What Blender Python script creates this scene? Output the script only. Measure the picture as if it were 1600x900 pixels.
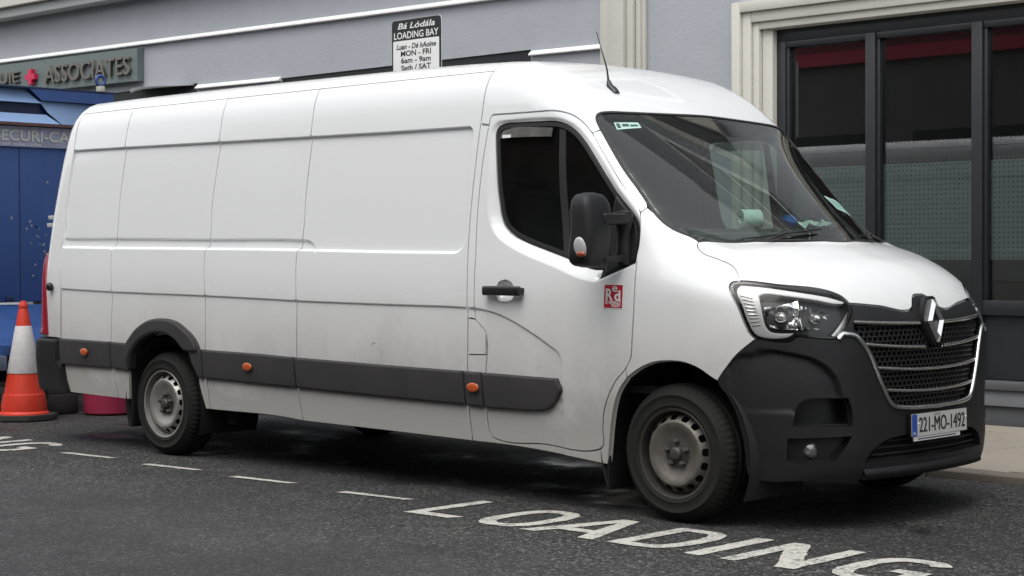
import bpy, bmesh, math, random
import numpy as np
from mathutils import Vector, Matrix
from mathutils.geometry import delaunay_2d_cdt
random.seed(7); rng=np.random.default_rng(7)
scene=bpy.context.scene
for o in list(bpy.data.objects): bpy.data.objects.remove(o)
COL=scene.collection

# ------------------------------------------------------------------ camera
cam_d=bpy.data.cameras.new('camera'); cam=bpy.data.objects.new('camera',cam_d); COL.objects.link(cam)
cam_d.sensor_width=36; cam_d.lens=2749.434/1600*36; cam_d.clip_end=500; cam_d.clip_start=.1
yaw,pit,rol=-.7711426,-.0197095,-.0038621
fw=Vector((math.sin(yaw)*math.cos(pit),math.cos(yaw)*math.cos(pit),math.sin(pit)))
rt=Vector((math.cos(yaw),-math.sin(yaw),0)); up=rt.cross(fw)
r2=math.cos(rol)*rt+math.sin(rol)*up; u2=-math.sin(rol)*rt+math.cos(rol)*up
cam.matrix_world=Matrix(((r2.x,u2.x,-fw.x,5.4421),(r2.y,u2.y,-fw.y,-6.6956),(r2.z,u2.z,-fw.z,1.3297),(0,0,0,1)))
scene.camera=cam

# ------------------------------------------------------------------ sky, sun, exposure
SUN_EL,SUN_AZ=math.radians(64),math.radians(165)     # azimuth: direction the light comes from, clockwise from +Y
world=bpy.data.worlds.new('World'); scene.world=world; world.use_nodes=True
nt=world.node_tree; nt.nodes.clear()
wo=nt.nodes.new('ShaderNodeOutputWorld'); bg=nt.nodes.new('ShaderNodeBackground'); sk=nt.nodes.new('ShaderNodeTexSky')
sk.sky_type='NISHITA'; sk.sun_disc=False; sk.sun_elevation=SUN_EL; sk.sun_rotation=SUN_AZ; sk.dust_density=6; sk.air_density=1.5; sk.ozone_density=2
hs=nt.nodes.new('ShaderNodeHueSaturation'); hs.inputs['Saturation'].default_value=.22
mixg=nt.nodes.new('ShaderNodeMixRGB'); mixg.inputs[0].default_value=.45; mixg.inputs[2].default_value=(8.6,8.8,9.0,1)
nt.links.new(sk.outputs[0],hs.inputs['Color']); nt.links.new(hs.outputs[0],mixg.inputs[1]); nt.links.new(mixg.outputs[0],bg.inputs['Color'])
bg.inputs['Strength'].default_value=.15; nt.links.new(bg.outputs[0],wo.inputs['Surface'])
sd=bpy.data.lights.new('sun','SUN'); sd.energy=1.0; sd.angle=math.radians(40); sd.color=(1,.97,.93)
sun=bpy.data.objects.new('sun',sd); COL.objects.link(sun)
sdir=Vector((math.sin(SUN_AZ)*math.cos(SUN_EL),math.cos(SUN_AZ)*math.cos(SUN_EL),math.sin(SUN_EL)))
sun.rotation_euler=sdir.to_track_quat('Z','Y').to_euler(); sun.location=(0,0,30)
vs=scene.view_settings; vs.view_transform='Standard'; vs.look='None'; vs.gamma=1; vs.use_curve_mapping=False; vs.exposure=.36
scene.cycles.use_denoising=True; scene.cycles.max_bounces=8; scene.cycles.transparent_max_bounces=12; scene.cycles.caustics_reflective=False; scene.cycles.caustics_refractive=False

# ------------------------------------------------------------------ helpers: objects and materials
def link(o,parent=None):
    COL.objects.link(o)
    if parent is not None: o.parent=parent
    return o
def tag(o,label=None,cat=None,group=None,kind=None):
    if label: o['label']=label
    if cat: o['category']=cat
    if group: o['group']=group
    if kind: o['kind']=kind
    return o
def empty(name,loc,label=None,cat=None,group=None,kind=None):
    o=bpy.data.objects.new(name,None); o.location=loc; o.empty_display_size=.1; link(o); return tag(o,label,cat,group,kind)
class NB:
    """tiny node-tree builder"""
    def __init__(s,name):
        s.m=bpy.data.materials.new(name); s.m.use_nodes=True; s.t=s.m.node_tree; s.t.nodes.clear()
        s.out=s.n('OutputMaterial')
    def n(s,typ,**kw):
        nd=s.t.nodes.new('ShaderNode'+typ)
        for k,v in kw.items():
            if k.startswith('i_'): nd.inputs[k[2:].replace('_',' ')].default_value=v
            else: setattr(nd,k,v)
        return nd
    def l(s,a,b): s.t.links.new(a,b)
    def noise(s,vec,scale,detail=3,rough=.55):
        nd=s.n('TexNoise'); nd.inputs['Scale'].default_value=scale; nd.inputs['Detail'].default_value=detail; nd.inputs['Roughness'].default_value=rough
        if vec is not None: s.l(vec,nd.inputs['Vector'])
        return nd.outputs['Fac']
    def ramp(s,fac,stops):
        nd=s.n('ValToRGB'); e=nd.color_ramp.elements
        while len(e)<len(stops): e.new(.5)
        for el,(p,c) in zip(e,stops): el.position=p; el.color=c if len(c)==4 else (*c,1)
        s.l(fac,nd.inputs[0]); return nd.outputs[0]
    def mix(s,fac,a,b):
        nd=s.n('MixRGB')
        for inp,v in zip(nd.inputs,(fac,a,b)):
            if isinstance(v,(int,float)): inp.default_value=v
            elif isinstance(v,tuple): inp.default_value=(*v,1) if len(v)==3 else v
            else: s.l(v,inp)
        return nd.outputs[0]
    def math(s,op,a,b=None,clamp=False):
        nd=s.n('Math',operation=op,use_clamp=clamp)
        for inp,v in zip(nd.inputs,(a,b)):
            if v is None: continue
            if isinstance(v,(int,float)): inp.default_value=v
            else: s.l(v,inp)
        return nd.outputs[0]
    def bsdf(s,col=None,rough=None,metal=0,coat=0,spec=None,bump=None,bstr=.2,bdist=.002,coatr=.05):
        b=s.n('BsdfPrincipled'); b.inputs['Metallic'].default_value=metal; b.inputs['Coat Weight'].default_value=coat; b.inputs['Coat Roughness'].default_value=coatr
        if spec is not None: b.inputs['Specular IOR Level'].default_value=spec
        for key,v in (('Base Color',col),('Roughness',rough)):
            if v is None: continue
            if isinstance(v,tuple): b.inputs[key].default_value=(*v,1)
            elif isinstance(v,(int,float)): b.inputs[key].default_value=v
            else: s.l(v,b.inputs[key])
        if bump is not None:
            bp=s.n('Bump'); bp.inputs['Strength'].default_value=bstr; bp.inputs['Distance'].default_value=bdist
            s.l(bump,bp.inputs['Height']); s.l(bp.outputs[0],b.inputs['Normal'])
        return b
    def end(s,b): s.l(b.outputs[0],s.out.inputs['Surface']); return s.m
    def pos(s): return s.n('NewGeometry').outputs['Position']
MATS={}
def simple(name,col,rough=.5,metal=0,coat=0,var=.0,scale=8,bump=0,spec=None):
    if name in MATS: return MATS[name]
    n=NB(name); p=n.pos(); f=n.noise(p,scale,4)
    c=n.mix(f,tuple(max(0,x*(1-var)) for x in col),tuple(min(1,x*(1+var)) for x in col)) if var else col
    r=n.math('ADD',n.math('MULTIPLY',f,.12),rough-.06,True)
    MATS[name]=n.end(n.bsdf(c,r,metal,coat,spec,bump=n.noise(p,scale*14,3) if bump else None,bstr=bump)); return MATS[name]
def mat_paint():
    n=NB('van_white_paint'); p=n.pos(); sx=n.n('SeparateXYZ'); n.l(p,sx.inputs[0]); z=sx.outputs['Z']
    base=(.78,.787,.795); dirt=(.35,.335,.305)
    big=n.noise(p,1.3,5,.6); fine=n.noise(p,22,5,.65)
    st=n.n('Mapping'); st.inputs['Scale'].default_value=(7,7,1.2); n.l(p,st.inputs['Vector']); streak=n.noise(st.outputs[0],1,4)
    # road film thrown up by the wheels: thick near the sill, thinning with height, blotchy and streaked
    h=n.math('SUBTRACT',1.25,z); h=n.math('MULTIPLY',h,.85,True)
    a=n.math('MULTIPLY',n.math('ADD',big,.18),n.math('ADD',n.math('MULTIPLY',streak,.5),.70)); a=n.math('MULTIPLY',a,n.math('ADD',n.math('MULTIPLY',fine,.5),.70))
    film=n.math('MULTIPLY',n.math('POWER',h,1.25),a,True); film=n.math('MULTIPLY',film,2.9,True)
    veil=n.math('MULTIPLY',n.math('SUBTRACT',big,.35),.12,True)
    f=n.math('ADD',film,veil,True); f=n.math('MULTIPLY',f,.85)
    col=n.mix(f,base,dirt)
    r=n.math('ADD',n.math('MULTIPLY',f,.5),.22,True)
    wv=n.noise(p,2.2,2,.4); b=n.bsdf(col,r,0,.0,.5,bump=wv,bstr=.12,bdist=.012); cw=n.math('SUBTRACT',.75,n.math('MULTIPLY',f,1.1),True); n.l(cw,b.inputs['Coat Weight'])
    return n.end(b)
def mat_glass(name,tint,rough=0.0,ior=1.5,dirt=.05):
    n=NB(name); fr=n.n('Fresnel'); fr.inputs['IOR'].default_value=ior
    tr=n.n('BsdfTransparent'); tr.inputs['Color'].default_value=(*tint,1); gl=n.n('BsdfGlossy'); gl.inputs['Roughness'].default_value=rough; gl.inputs['Color'].default_value=(1,1,1,1)
    mx=n.n('MixShader'); n.l(fr.outputs[0],mx.inputs[0]); n.l(tr.outputs[0],mx.inputs[1]); n.l(gl.outputs[0],mx.inputs[2])
    if dirt:
        df=n.n('BsdfDiffuse'); df.inputs['Color'].default_value=(.5,.5,.48,1); m2=n.n('MixShader'); f=n.noise(n.pos(),5,5,.7); f=n.math('MULTIPLY',f,dirt); n.l(f,m2.inputs[0]); n.l(mx.outputs[0],m2.inputs[1]); n.l(df.outputs[0],m2.inputs[2]); return n.end(m2)
    return n.end(mx)
def mat_asphalt():
    n=NB('asphalt'); p=n.pos()
    vo=n.n('TexVoronoi'); vo.inputs['Scale'].default_value=84; n.l(p,vo.inputs['Vector'])
    vo2=n.n('TexVoronoi'); vo2.inputs['Scale'].default_value=48; n.l(p,vo2.inputs['Vector'])
    sp=n.n('SeparateXYZ'); n.l(vo.outputs['Color'],sp.inputs[0]); stone=sp.outputs['X']
    big=n.noise(p,.55,5,.6); mid=n.noise(p,3.5,5,.65)
    c=n.ramp(stone,[(0,(.006,.006,.007)),(.40,(.018,.018,.019)),(.70,(.040,.0395,.0395)),(.90,(.092,.090,.087)),(1,(.20,.195,.185))])
    sx=n.n('SeparateXYZ'); n.l(p,sx.inputs[0])
    # the running lane is older and polished paler than the bay
    lane=n.math('ADD',n.math('MULTIPLY',sx.outputs['Y'],-1.1),n.math('MULTIPLY',mid,1.0)); lane=n.math('SUBTRACT',lane,1.15,True)
    c=n.mix(n.math('MULTIPLY',lane,.38),c,(.052,.052,.055))
    dust=n.math('MULTIPLY',n.math('SUBTRACT',mid,.50,True),1.6,True); c=n.mix(dust,c,(.075,.072,.069)); damp=n.ramp(big,[(.42,(1,1,1)),(.58,(0,0,0))]); c=n.mix(n.math('MULTIPLY',damp,.45),c,(.014,.014,.015))
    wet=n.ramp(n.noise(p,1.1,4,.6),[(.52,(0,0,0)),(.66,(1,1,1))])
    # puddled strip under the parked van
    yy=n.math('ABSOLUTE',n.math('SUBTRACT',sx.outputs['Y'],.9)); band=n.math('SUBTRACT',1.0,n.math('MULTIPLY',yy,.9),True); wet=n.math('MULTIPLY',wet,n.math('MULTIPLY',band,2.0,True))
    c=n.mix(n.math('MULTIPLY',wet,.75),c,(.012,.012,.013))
    tm=n.n('Mapping'); tm.inputs['Scale'].default_value=(.22,2.6,1); n.l(p,tm.inputs['Vector']); trk=n.noise(tm.outputs[0],1,4,.6); c=n.mix(n.math('MULTIPLY',n.math('SUBTRACT',trk,.46,True),1.5,True),c,(.015,.015,.016)); oil=n.ramp(n.noise(p,2.3,3,.5),[(.66,(0,0,0)),(.74,(1,1,1))]); c=n.mix(n.math('MULTIPLY',oil,.55),c,(.010,.010,.010))
    r=n.math('SUBTRACT',.82,n.math('MULTIPLY',wet,.60),True)
    hgt=n.math('ADD',n.math('MULTIPLY',vo.outputs['Distance'],-1.0),n.math('MULTIPLY',vo2.outputs['Distance'],-.6)); hgt=n.math('MULTIPLY',hgt,n.math('SUBTRACT',1.0,n.math('MULTIPLY',wet,.95)))
    return n.end(n.bsdf(c,r,0,0,.35,bump=hgt,bstr=.8,bdist=.006))
def mat_roadpaint():
    n=NB('road_paint'); p=n.pos(); f=n.noise(p,60,4,.7); g=n.noise(p,7,4,.7)
    w=n.math('ADD',n.math('MULTIPLY',f,.8),n.math('MULTIPLY',g,.6)); w=n.ramp(w,[(.68,(0,0,0)),(.86,(1,1,1))])
    c=n.mix(g,(.40,.385,.345),(.56,.545,.50)); c=n.mix(n.math('MULTIPLY',w,.85),c,(.05,.05,.05))
    return n.end(n.bsdf(c,.75,0,0,.3,bump=f,bstr=.4))
def mat_render(name,col,var=.08,bump=.35,stain=.25):
    n=NB(name); p=n.pos(); f=n.noise(p,2.2,5,.6); g=n.noise(p,70,4,.6)
    c=n.mix(f,tuple(x*(1-var) for x in col),tuple(x*(1+var) for x in col)); g2=n.noise(p,34,3,.5); g=n.math('ADD',g,g2)
    mp=n.n('Mapping'); mp.inputs['Scale'].default_value=(5,5,.5); n.l(p,mp.inputs['Vector']); s=n.noise(mp.outputs[0],1,5,.7)
    s=n.math('MULTIPLY',n.math('SUBTRACT',s,.55,True),stain*2.2,True); c=n.mix(s,c,tuple(x*.55 for x in col))
    return n.end(n.bsdf(c,.85,0,0,.3,bump=g,bstr=bump*1.6,bdist=.004))
def mat_slab(name,col):
    n=NB(name); p=n.pos(); oi=n.n('ObjectInfo'); f=n.noise(p,9,5,.7); g=n.noise(p,90,3)
    c=n.mix(f,tuple(x*.82 for x in col),tuple(x*1.12 for x in col)); c=n.mix(n.math('MULTIPLY',oi.outputs['Random'],.28),c,tuple(x*.6 for x in col))
    return n.end(n.bsdf(c,.85,0,0,.3,bump=g,bstr=.4))
def mat_film():
    n=NB('dotted_window_film'); p=n.pos(); sx=n.n('SeparateXYZ'); n.l(p,sx.inputs[0]); S=.0372
    u=n.math('SUBTRACT',n.math('FRACT',n.math('DIVIDE',n.math('ADD',sx.outputs['X'],20),S)),.5); v=n.math('SUBTRACT',n.math('FRACT',n.math('DIVIDE',sx.outputs['Z'],S)),.5)
    d=n.math('SQRT',n.math('ADD',n.math('MULTIPLY',u,u),n.math('MULTIPLY',v,v))); dot=n.math('LESS_THAN',d,.17)
    inside=n.math('MULTIPLY',n.math('GREATER_THAN',sx.outputs['Z'],1.268),n.math('LESS_THAN',sx.outputs['Z'],2.01))
    row=n.math('MULTIPLY',n.math('GREATER_THAN',sx.outputs['Z'],2.155),n.math('LESS_THAN',sx.outputs['Z'],2.195)); row2=n.math('MULTIPLY',n.math('GREATER_THAN',sx.outputs['Z'],2.0),n.math('LESS_THAN',sx.outputs['Z'],2.047)); loose=n.math('ADD',.12,n.math('ADD',n.math('MULTIPLY',row,.6),n.math('MULTIPLY',row2,.6)),True)
    out_=n.math('MULTIPLY',n.math('MULTIPLY',n.math('SUBTRACT',1.0,inside),dot),loose); a=n.math('ADD',n.math('MULTIPLY',inside,n.math('SUBTRACT',1.0,dot)),out_)       # print in the band, clear dots in it; rows of loose dots above and below
    df=n.bsdf((.36,.53,.51),.5); tr=n.n('BsdfTransparent'); mx=n.n('MixShader'); n.l(n.math('MULTIPLY',a,.88),mx.inputs[0]); n.l(tr.outputs[0],mx.inputs[1]); n.l(df.outputs[0],mx.inputs[2])
    return n.end(mx)
def mat_cabin():
    n=NB('blue_cabin_paint'); p=n.pos(); f=n.noise(p,3,5,.7); g=n.noise(p,26,4,.75)
    c=n.mix(f,(.028,.064,.20),(.042,.098,.29)); w=n.ramp(g,[(.70,(0,0,0)),(.76,(1,1,1))]); c=n.mix(n.math('MULTIPLY',w,.5),c,(.30,.34,.40))
    return n.end(n.bsdf(c,.5,0,.1,.4,bump=g,bstr=.15))
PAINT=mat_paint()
PLASTIC=simple('charcoal_plastic',(.0135,.0135,.0148),.50,var=.35,scale=5,bump=.25,spec=.32)
TRIM=simple('grey_side_moulding',(.042,.040,.041),.55,var=.32,scale=4,bump=.25,spec=.35)
BLACK=simple('black_trim',(.012,.012,.013),.4,var=.2)
GLOSSB=simple('gloss_black',(.010,.010,.011),.18)
RUBBER=simple('window_rubber',(.014,.014,.015),.6,var=.2)
LINER=simple('wheel_well_liner',(.010,.010,.010),.9,var=.3)
CHROME=simple('chrome',(.74,.74,.75),.12,metal=1)
SATIN=simple('satin_chrome',(.60,.59,.57),.26,metal=1)
TYRE=simple('tyre_rubber',(.0115,.0112,.0108),.78,var=.45,scale=9,bump=.25,spec=.3)
RIMF=simple('steel_wheel_brake_dust',(.145,.132,.117),.55,metal=.55,var=.45,scale=16,bump=.2)
RIMR=simple('steel_wheel_grey',(.33,.32,.30),.42,metal=.6,var=.3,scale=14,bump=.1)
HUB=simple('hub_metal',(.085,.08,.075),.55,metal=.6,var=.35,scale=20)
GLASS=mat_glass('windscreen_glass',(.66,.86,.77),ior=1.66,dirt=.004)
SGLASS=mat_glass('side_window_glass',(.28,.30,.30),ior=1.22,dirt=.02)
LENS=mat_glass('clear_lens',(.98,.98,.98),ior=1.32,dirt=0)
SHOPG=mat_glass('shop_glass',(.94,.96,.96),ior=1.62,dirt=.015)
ORANGE=simple('amber_lens',(.46,.085,.02),.25,coat=.5,var=.15,scale=60)
REDL=simple('red_lamp_lens',(.30,.012,.03),.2,coat=.6)
GREYL=simple('clear_lamp_lens',(.45,.45,.45),.2,coat=.5)
WHITE=simple('white_print',(.74,.74,.73),.5)
INK=simple('black_print',(.015,.015,.018),.5)
DRLM=simple('daytime_lamp_silver',(.88,.88,.87),.35,coat=.6)
SEAT=simple('seat_cloth',(.035,.035,.037),.9,var=.2)
DASH=simple('dashboard_plastic',(.07,.072,.072),.65,var=.15)

# ------------------------------------------------------------------ mesh data with chosen normals
class MD:
    def __init__(s): s.V=[];s.N=[];s.F=[];s.n=0
    def add(s,V,F,N=None):
        V=np.asarray(V,float).reshape(-1,3); s.V.append(V); s.N.append(np.asarray(N,float) if N is not None else np.zeros_like(V))
        s.F+= [tuple(int(i)+s.n for i in f) for f in F]; s.n+=len(V); return s
    def obj(s,name,mat,parent=None,smooth=True,custom=True):
        V=np.concatenate(s.V); N=np.concatenate(s.N); org=np.array(parent.location) if parent is not None else np.zeros(3)
        if parent is not None and parent.parent is not None: org=org+np.array(parent.parent.location)
        me=bpy.data.meshes.new(name)
        F=s.F
        if custom and len(F):      # turn every face to the side its normals point to
            a=np.array([f[0] for f in F]);b=np.array([f[1] for f in F]);c=np.array([f[2] for f in F])
            fn=np.cross(V[b]-V[a],V[c]-V[a]); flip=(fn*(N[a]+N[b]+N[c])).sum(1)<0
            F=[tuple(reversed(f)) if w else f for f,w in zip(F,flip)]
        me.from_pydata((V-org).tolist(),[],F)
        if smooth: me.polygons.foreach_set('use_smooth',[True]*len(me.polygons))
        if custom:
            ln=np.linalg.norm(N,axis=1,keepdims=True); N=np.where(ln>1e-6,N/np.maximum(ln,1e-9),0); me.normals_split_custom_set_from_vertices(N.tolist())
        me.materials.append(mat); me.update()
        return link(bpy.data.objects.new(name,me),parent)
def bm_obj(bm,name,mat,parent=None,smooth=False,angle=None):
    org=Vector(parent.location) if parent is not None else Vector()
    if parent is not None and parent.parent is not None: org=org+Vector(parent.parent.location)
    for v in bm.verts: v.co-=org
    bmesh.ops.recalc_face_normals(bm,faces=bm.faces); me=bpy.data.meshes.new(name); bm.to_mesh(me); bm.free()
    if smooth:
        me.polygons.foreach_set('use_smooth',[True]*len(me.polygons)); me.set_sharp_from_angle(angle=angle or math.radians(40))
    me.materials.append(mat); return link(bpy.data.objects.new(name,me),parent)
def add_box(bm,x0,x1,y0,y1,z0,z1,bev=0,seg=2):
    r=bmesh.ops.create_cube(bm,size=1); vs_=r['verts']
    for v in vs_: v.co=Vector(((x0+x1)/2+v.co.x*(x1-x0),(y0+y1)/2+v.co.y*(y1-y0),(z0+z1)/2+v.co.z*(z1-z0)))
    if bev:
        es={e for v in vs_ for e in v.link_edges}; rr=bmesh.ops.bevel(bm,geom=list(es),offset=bev,segments=seg,affect='EDGES',profile=.5)
        return list({v for f in rr['faces'] for v in f.verts}|{v for v in vs_ if v.is_valid})
    return vs_
def box(name,x0,x1,y0,y1,z0,z1,mat,parent=None,bev=0,seg=2):
    bm=bmesh.new(); add_box(bm,x0,x1,y0,y1,z0,z1,bev,seg); return bm_obj(bm,name,mat,parent,smooth=bev>0)
def add_tube(bm,pts,r,seg=10,caps=True):
    pts=[Vector(p) for p in pts]; rs=r if hasattr(r,'__len__') else [r]*len(pts); rings=[]
    for i,p in enumerate(pts):
        t=(pts[min(i+1,len(pts)-1)]-pts[max(i-1,0)]).normalized(); a=t.orthogonal().normalized() if i==0 else (rings_a-t*rings_a.dot(t)).normalized(); rings_a=a; b=t.cross(a)
        rings.append([bm.verts.new(p+(a*math.cos(2*math.pi*k/seg)+b*math.sin(2*math.pi*k/seg))*rs[i]) for k in range(seg)])
    for A,Bq in zip(rings,rings[1:]):
        for k in range(seg): bm.faces.new((A[k],A[(k+1)%seg],Bq[(k+1)%seg],Bq[k]))
    if caps: bm.faces.new(rings[0][::-1]); bm.faces.new(rings[-1])
def tube(name,pts,r,mat,parent=None,seg=10):
    bm=bmesh.new(); add_tube(bm,pts,r,seg); return bm_obj(bm,name,mat,parent,True)
def add_lathe(bm,prof,M,seg=48,close=False):
    rings=[]
    for (r,h) in prof: rings.append([bm.verts.new(M@Vector((r*math.cos(2*math.pi*k/seg),r*math.sin(2*math.pi*k/seg),h))) for k in range(seg)] if r>1e-6 else [bm.verts.new(M@Vector((0,0,h)))])
    for A,Bq in zip(rings,rings[1:]):
        for k in range(seg):
            q=[A[k%len(A)],A[(k+1)%len(A)],Bq[(k+1)%len(Bq)],Bq[k%len(Bq)]]; q=list(dict.fromkeys(q))
            if len(q)>2: bm.faces.new(q)
def lathe(name,prof,M,mat,parent=None,seg=48,angle=None):
    bm=bmesh.new(); add_lathe(bm,prof,M,seg); return bm_obj(bm,name,mat,parent,True,angle)
def add_prism(bm,poly,M,h):
    a=[bm.verts.new(M@Vector((x,y,0))) for x,y in poly]; b=[bm.verts.new(M@Vector((x,y,h))) for x,y in poly]; n=len(poly)
    bm.faces.new(a[::-1]); bm.faces.new(b)
    for i in range(n): bm.faces.new((a[i],a[(i+1)%n],b[(i+1)%n],b[i]))
def frame(o,r,u):
    o=Vector(o); r=Vector(r).normalized(); u=Vector(u); u=(u-r*u.dot(r)).normalized(); n=r.cross(u)
    return Matrix(((r.x,u.x,n.x,o.x),(r.y,u.y,n.y,o.y),(r.z,u.z,n.z,o.z),(0,0,0,1)))
def text(name,s,M,size,mat,parent=None,ext=0.0,bold=0.0,shear=0.0,width=None,align='LEFT',sx=1.0,thick=0.0):
    cu=bpy.data.curves.new(name,'FONT'); cu.body=s; cu.size=size; cu.extrude=ext; cu.offset=bold; cu.shear=shear; cu.align_x=align; cu.resolution_u=4
    ob=bpy.data.objects.new(name,cu); COL.objects.link(ob); dg=bpy.context.evaluated_depsgraph_get(); dg.update()
    me=bpy.data.meshes.new_from_object(ob.evaluated_get(dg)); bpy.data.objects.remove(ob); bpy.data.curves.remove(cu)
    co=np.empty(len(me.vertices)*3); me.vertices.foreach_get('co',co); co=co.reshape(-1,3)
    if width and len(co):
        sx=width/(co[:,0].max()-co[:,0].min())
        if align=='LEFT': co[:,0]-=co[:,0].min()
    co[:,0]*=sx
    org=Vector(parent.location) if parent is not None else Vector()
    if parent is not None and parent.parent is not None: org=org+Vector(parent.parent.location)
    for v,c in zip(me.vertices,co): v.co=M@Vector(c)-org
    if thick:      # widen the strokes by laying the outline down a few times, a hair apart
        rx=M.to_3x3()@Vector((1,0,0)); nz=M.to_3x3()@Vector((0,0,1)); bm=bmesh.new()
        for i,dx in enumerate((-thick,0,thick)):
            t_=me.copy()
            for v in t_.vertices: v.co+=rx*dx+nz*.00012*i
            bm.from_mesh(t_); bpy.data.meshes.remove(t_)
        bm.to_mesh(me); bm.free()
    me.materials.clear(); me.materials.append(mat); me.name=name
    return link(bpy.data.objects.new(name,me),parent)
# ------------------------------------------------------------------ the van's body surface (metres; x forward from the front axle, near side y=0)
def smax(a,b,k):
    h=np.maximum(k-np.abs(a-b),0.0)/k
    return np.maximum(a,b)+h*h*k*0.25
def smin(a,b,k): return -smax(-a,-b,k)
def hermite(xs,ys):
    xs=np.array(xs,float); ys=np.array(ys,float)
    h=np.diff(xs); d=np.diff(ys)/h
    m=np.zeros_like(ys); m[1:-1]=np.where(d[:-1]*d[1:]>0,2*d[:-1]*d[1:]/(d[:-1]+d[1:]+1e-12),0); m[0]=d[0]; m[-1]=d[-1]
    def f(x):
        x=np.asarray(x,float); xc=np.clip(x,xs[0],xs[-1]); i=np.clip(np.searchsorted(xs,xc)-1,0,len(h)-1)
        t=(xc-xs[i])/h[i]; t2=t*t; t3=t2*t
        r=(2*t3-3*t2+1)*ys[i]+(t3-2*t2+t)*h[i]*m[i]+(-2*t3+3*t2)*ys[i+1]+(t3-t2)*h[i]*m[i+1]
        return r+np.where(x<xs[0],(x-xs[0])*m[0],0)+np.where(x>xs[-1],(x-xs[-1])*m[-1],0)
    return f
CY=1.035
Wz=hermite([0.15,.35,.5,.65,.85,1.05,1.2,1.4,1.7,2.04,2.29,2.6],[.985,1.005,1.022,1.033,1.036,1.033,1.025,1.006,.973,.928,.882,.815])
XFz=hermite([.15,.22,.3,.4,.6,.8,.95,1.05,1.15,1.3],[.79,.835,.86,.868,.866,.862,.850,.825,.785,.69])
Hx=hermite([-.2,.1,.28,.5,.65,.75,.85,.95],[1.42,1.41,1.383,1.308,1.240,1.176,1.093,.99])
Rx=hermite([-6.1,-5,-4,-3,-2,-1.5,-1.2,-.9,-.7,-.5,-.2],[2.432,2.447,2.447,2.443,2.435,2.422,2.405,2.363,2.305,2.205,1.97])
XRz=hermite([.2,.6,.72,.82,1.2,1.5,2.0,2.5],[5.93,5.95,5.93,5.87,5.86,5.83,5.75,5.64])
KT=hermite([1.0,1.3,1.55,2.0,2.2,2.6],[.16,.16,.10,.10,.19,.19])
def Fbase(x,y,z,D=0.):
    w0=np.abs(y-CY); w=np.minimum(w0,1.25)
    t=np.clip((x+1.5)/1.6,0,1.4)
    up=np.clip((z-1.1)/.5,0,1); up=up*up*(3-2*up)
    W=Wz(z)-.075*t*t*up-.02*np.clip((x+.2)/.8,0,2)**2*(1-up)
    W=W-.03*np.clip((-x-5.0)/1.0,0,2)**2
    gs=w0-W+D
    gf=(x-XFz(z)+.17*w*w+.10*w**4)*.97
    gh=(z-Hx(x+.10*w*w)+.05*w*w+.05*w**4)*.90
    kk=np.clip(.30-(z-1.385)/.69*.21,.05,.34)
    gw=(x-.30)*.62+(z-1.385)*.785+kk*w*w
    gr=(z-Rx(x+.02*w*w)+.045*w*w)*.9
    gb=(-x-XRz(z)+.03*w**4)*.98
    c=smax(gs,gf,.42)
    e=np.clip((w-.62)/.33,0,1); e=e*e*(3-2*e)
    top=smin(gh,smax(gw,gr,.15),.02+.22*e)
    kt=KT(z)
    return smax(smax(c,top,kt),gb,.13)

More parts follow.
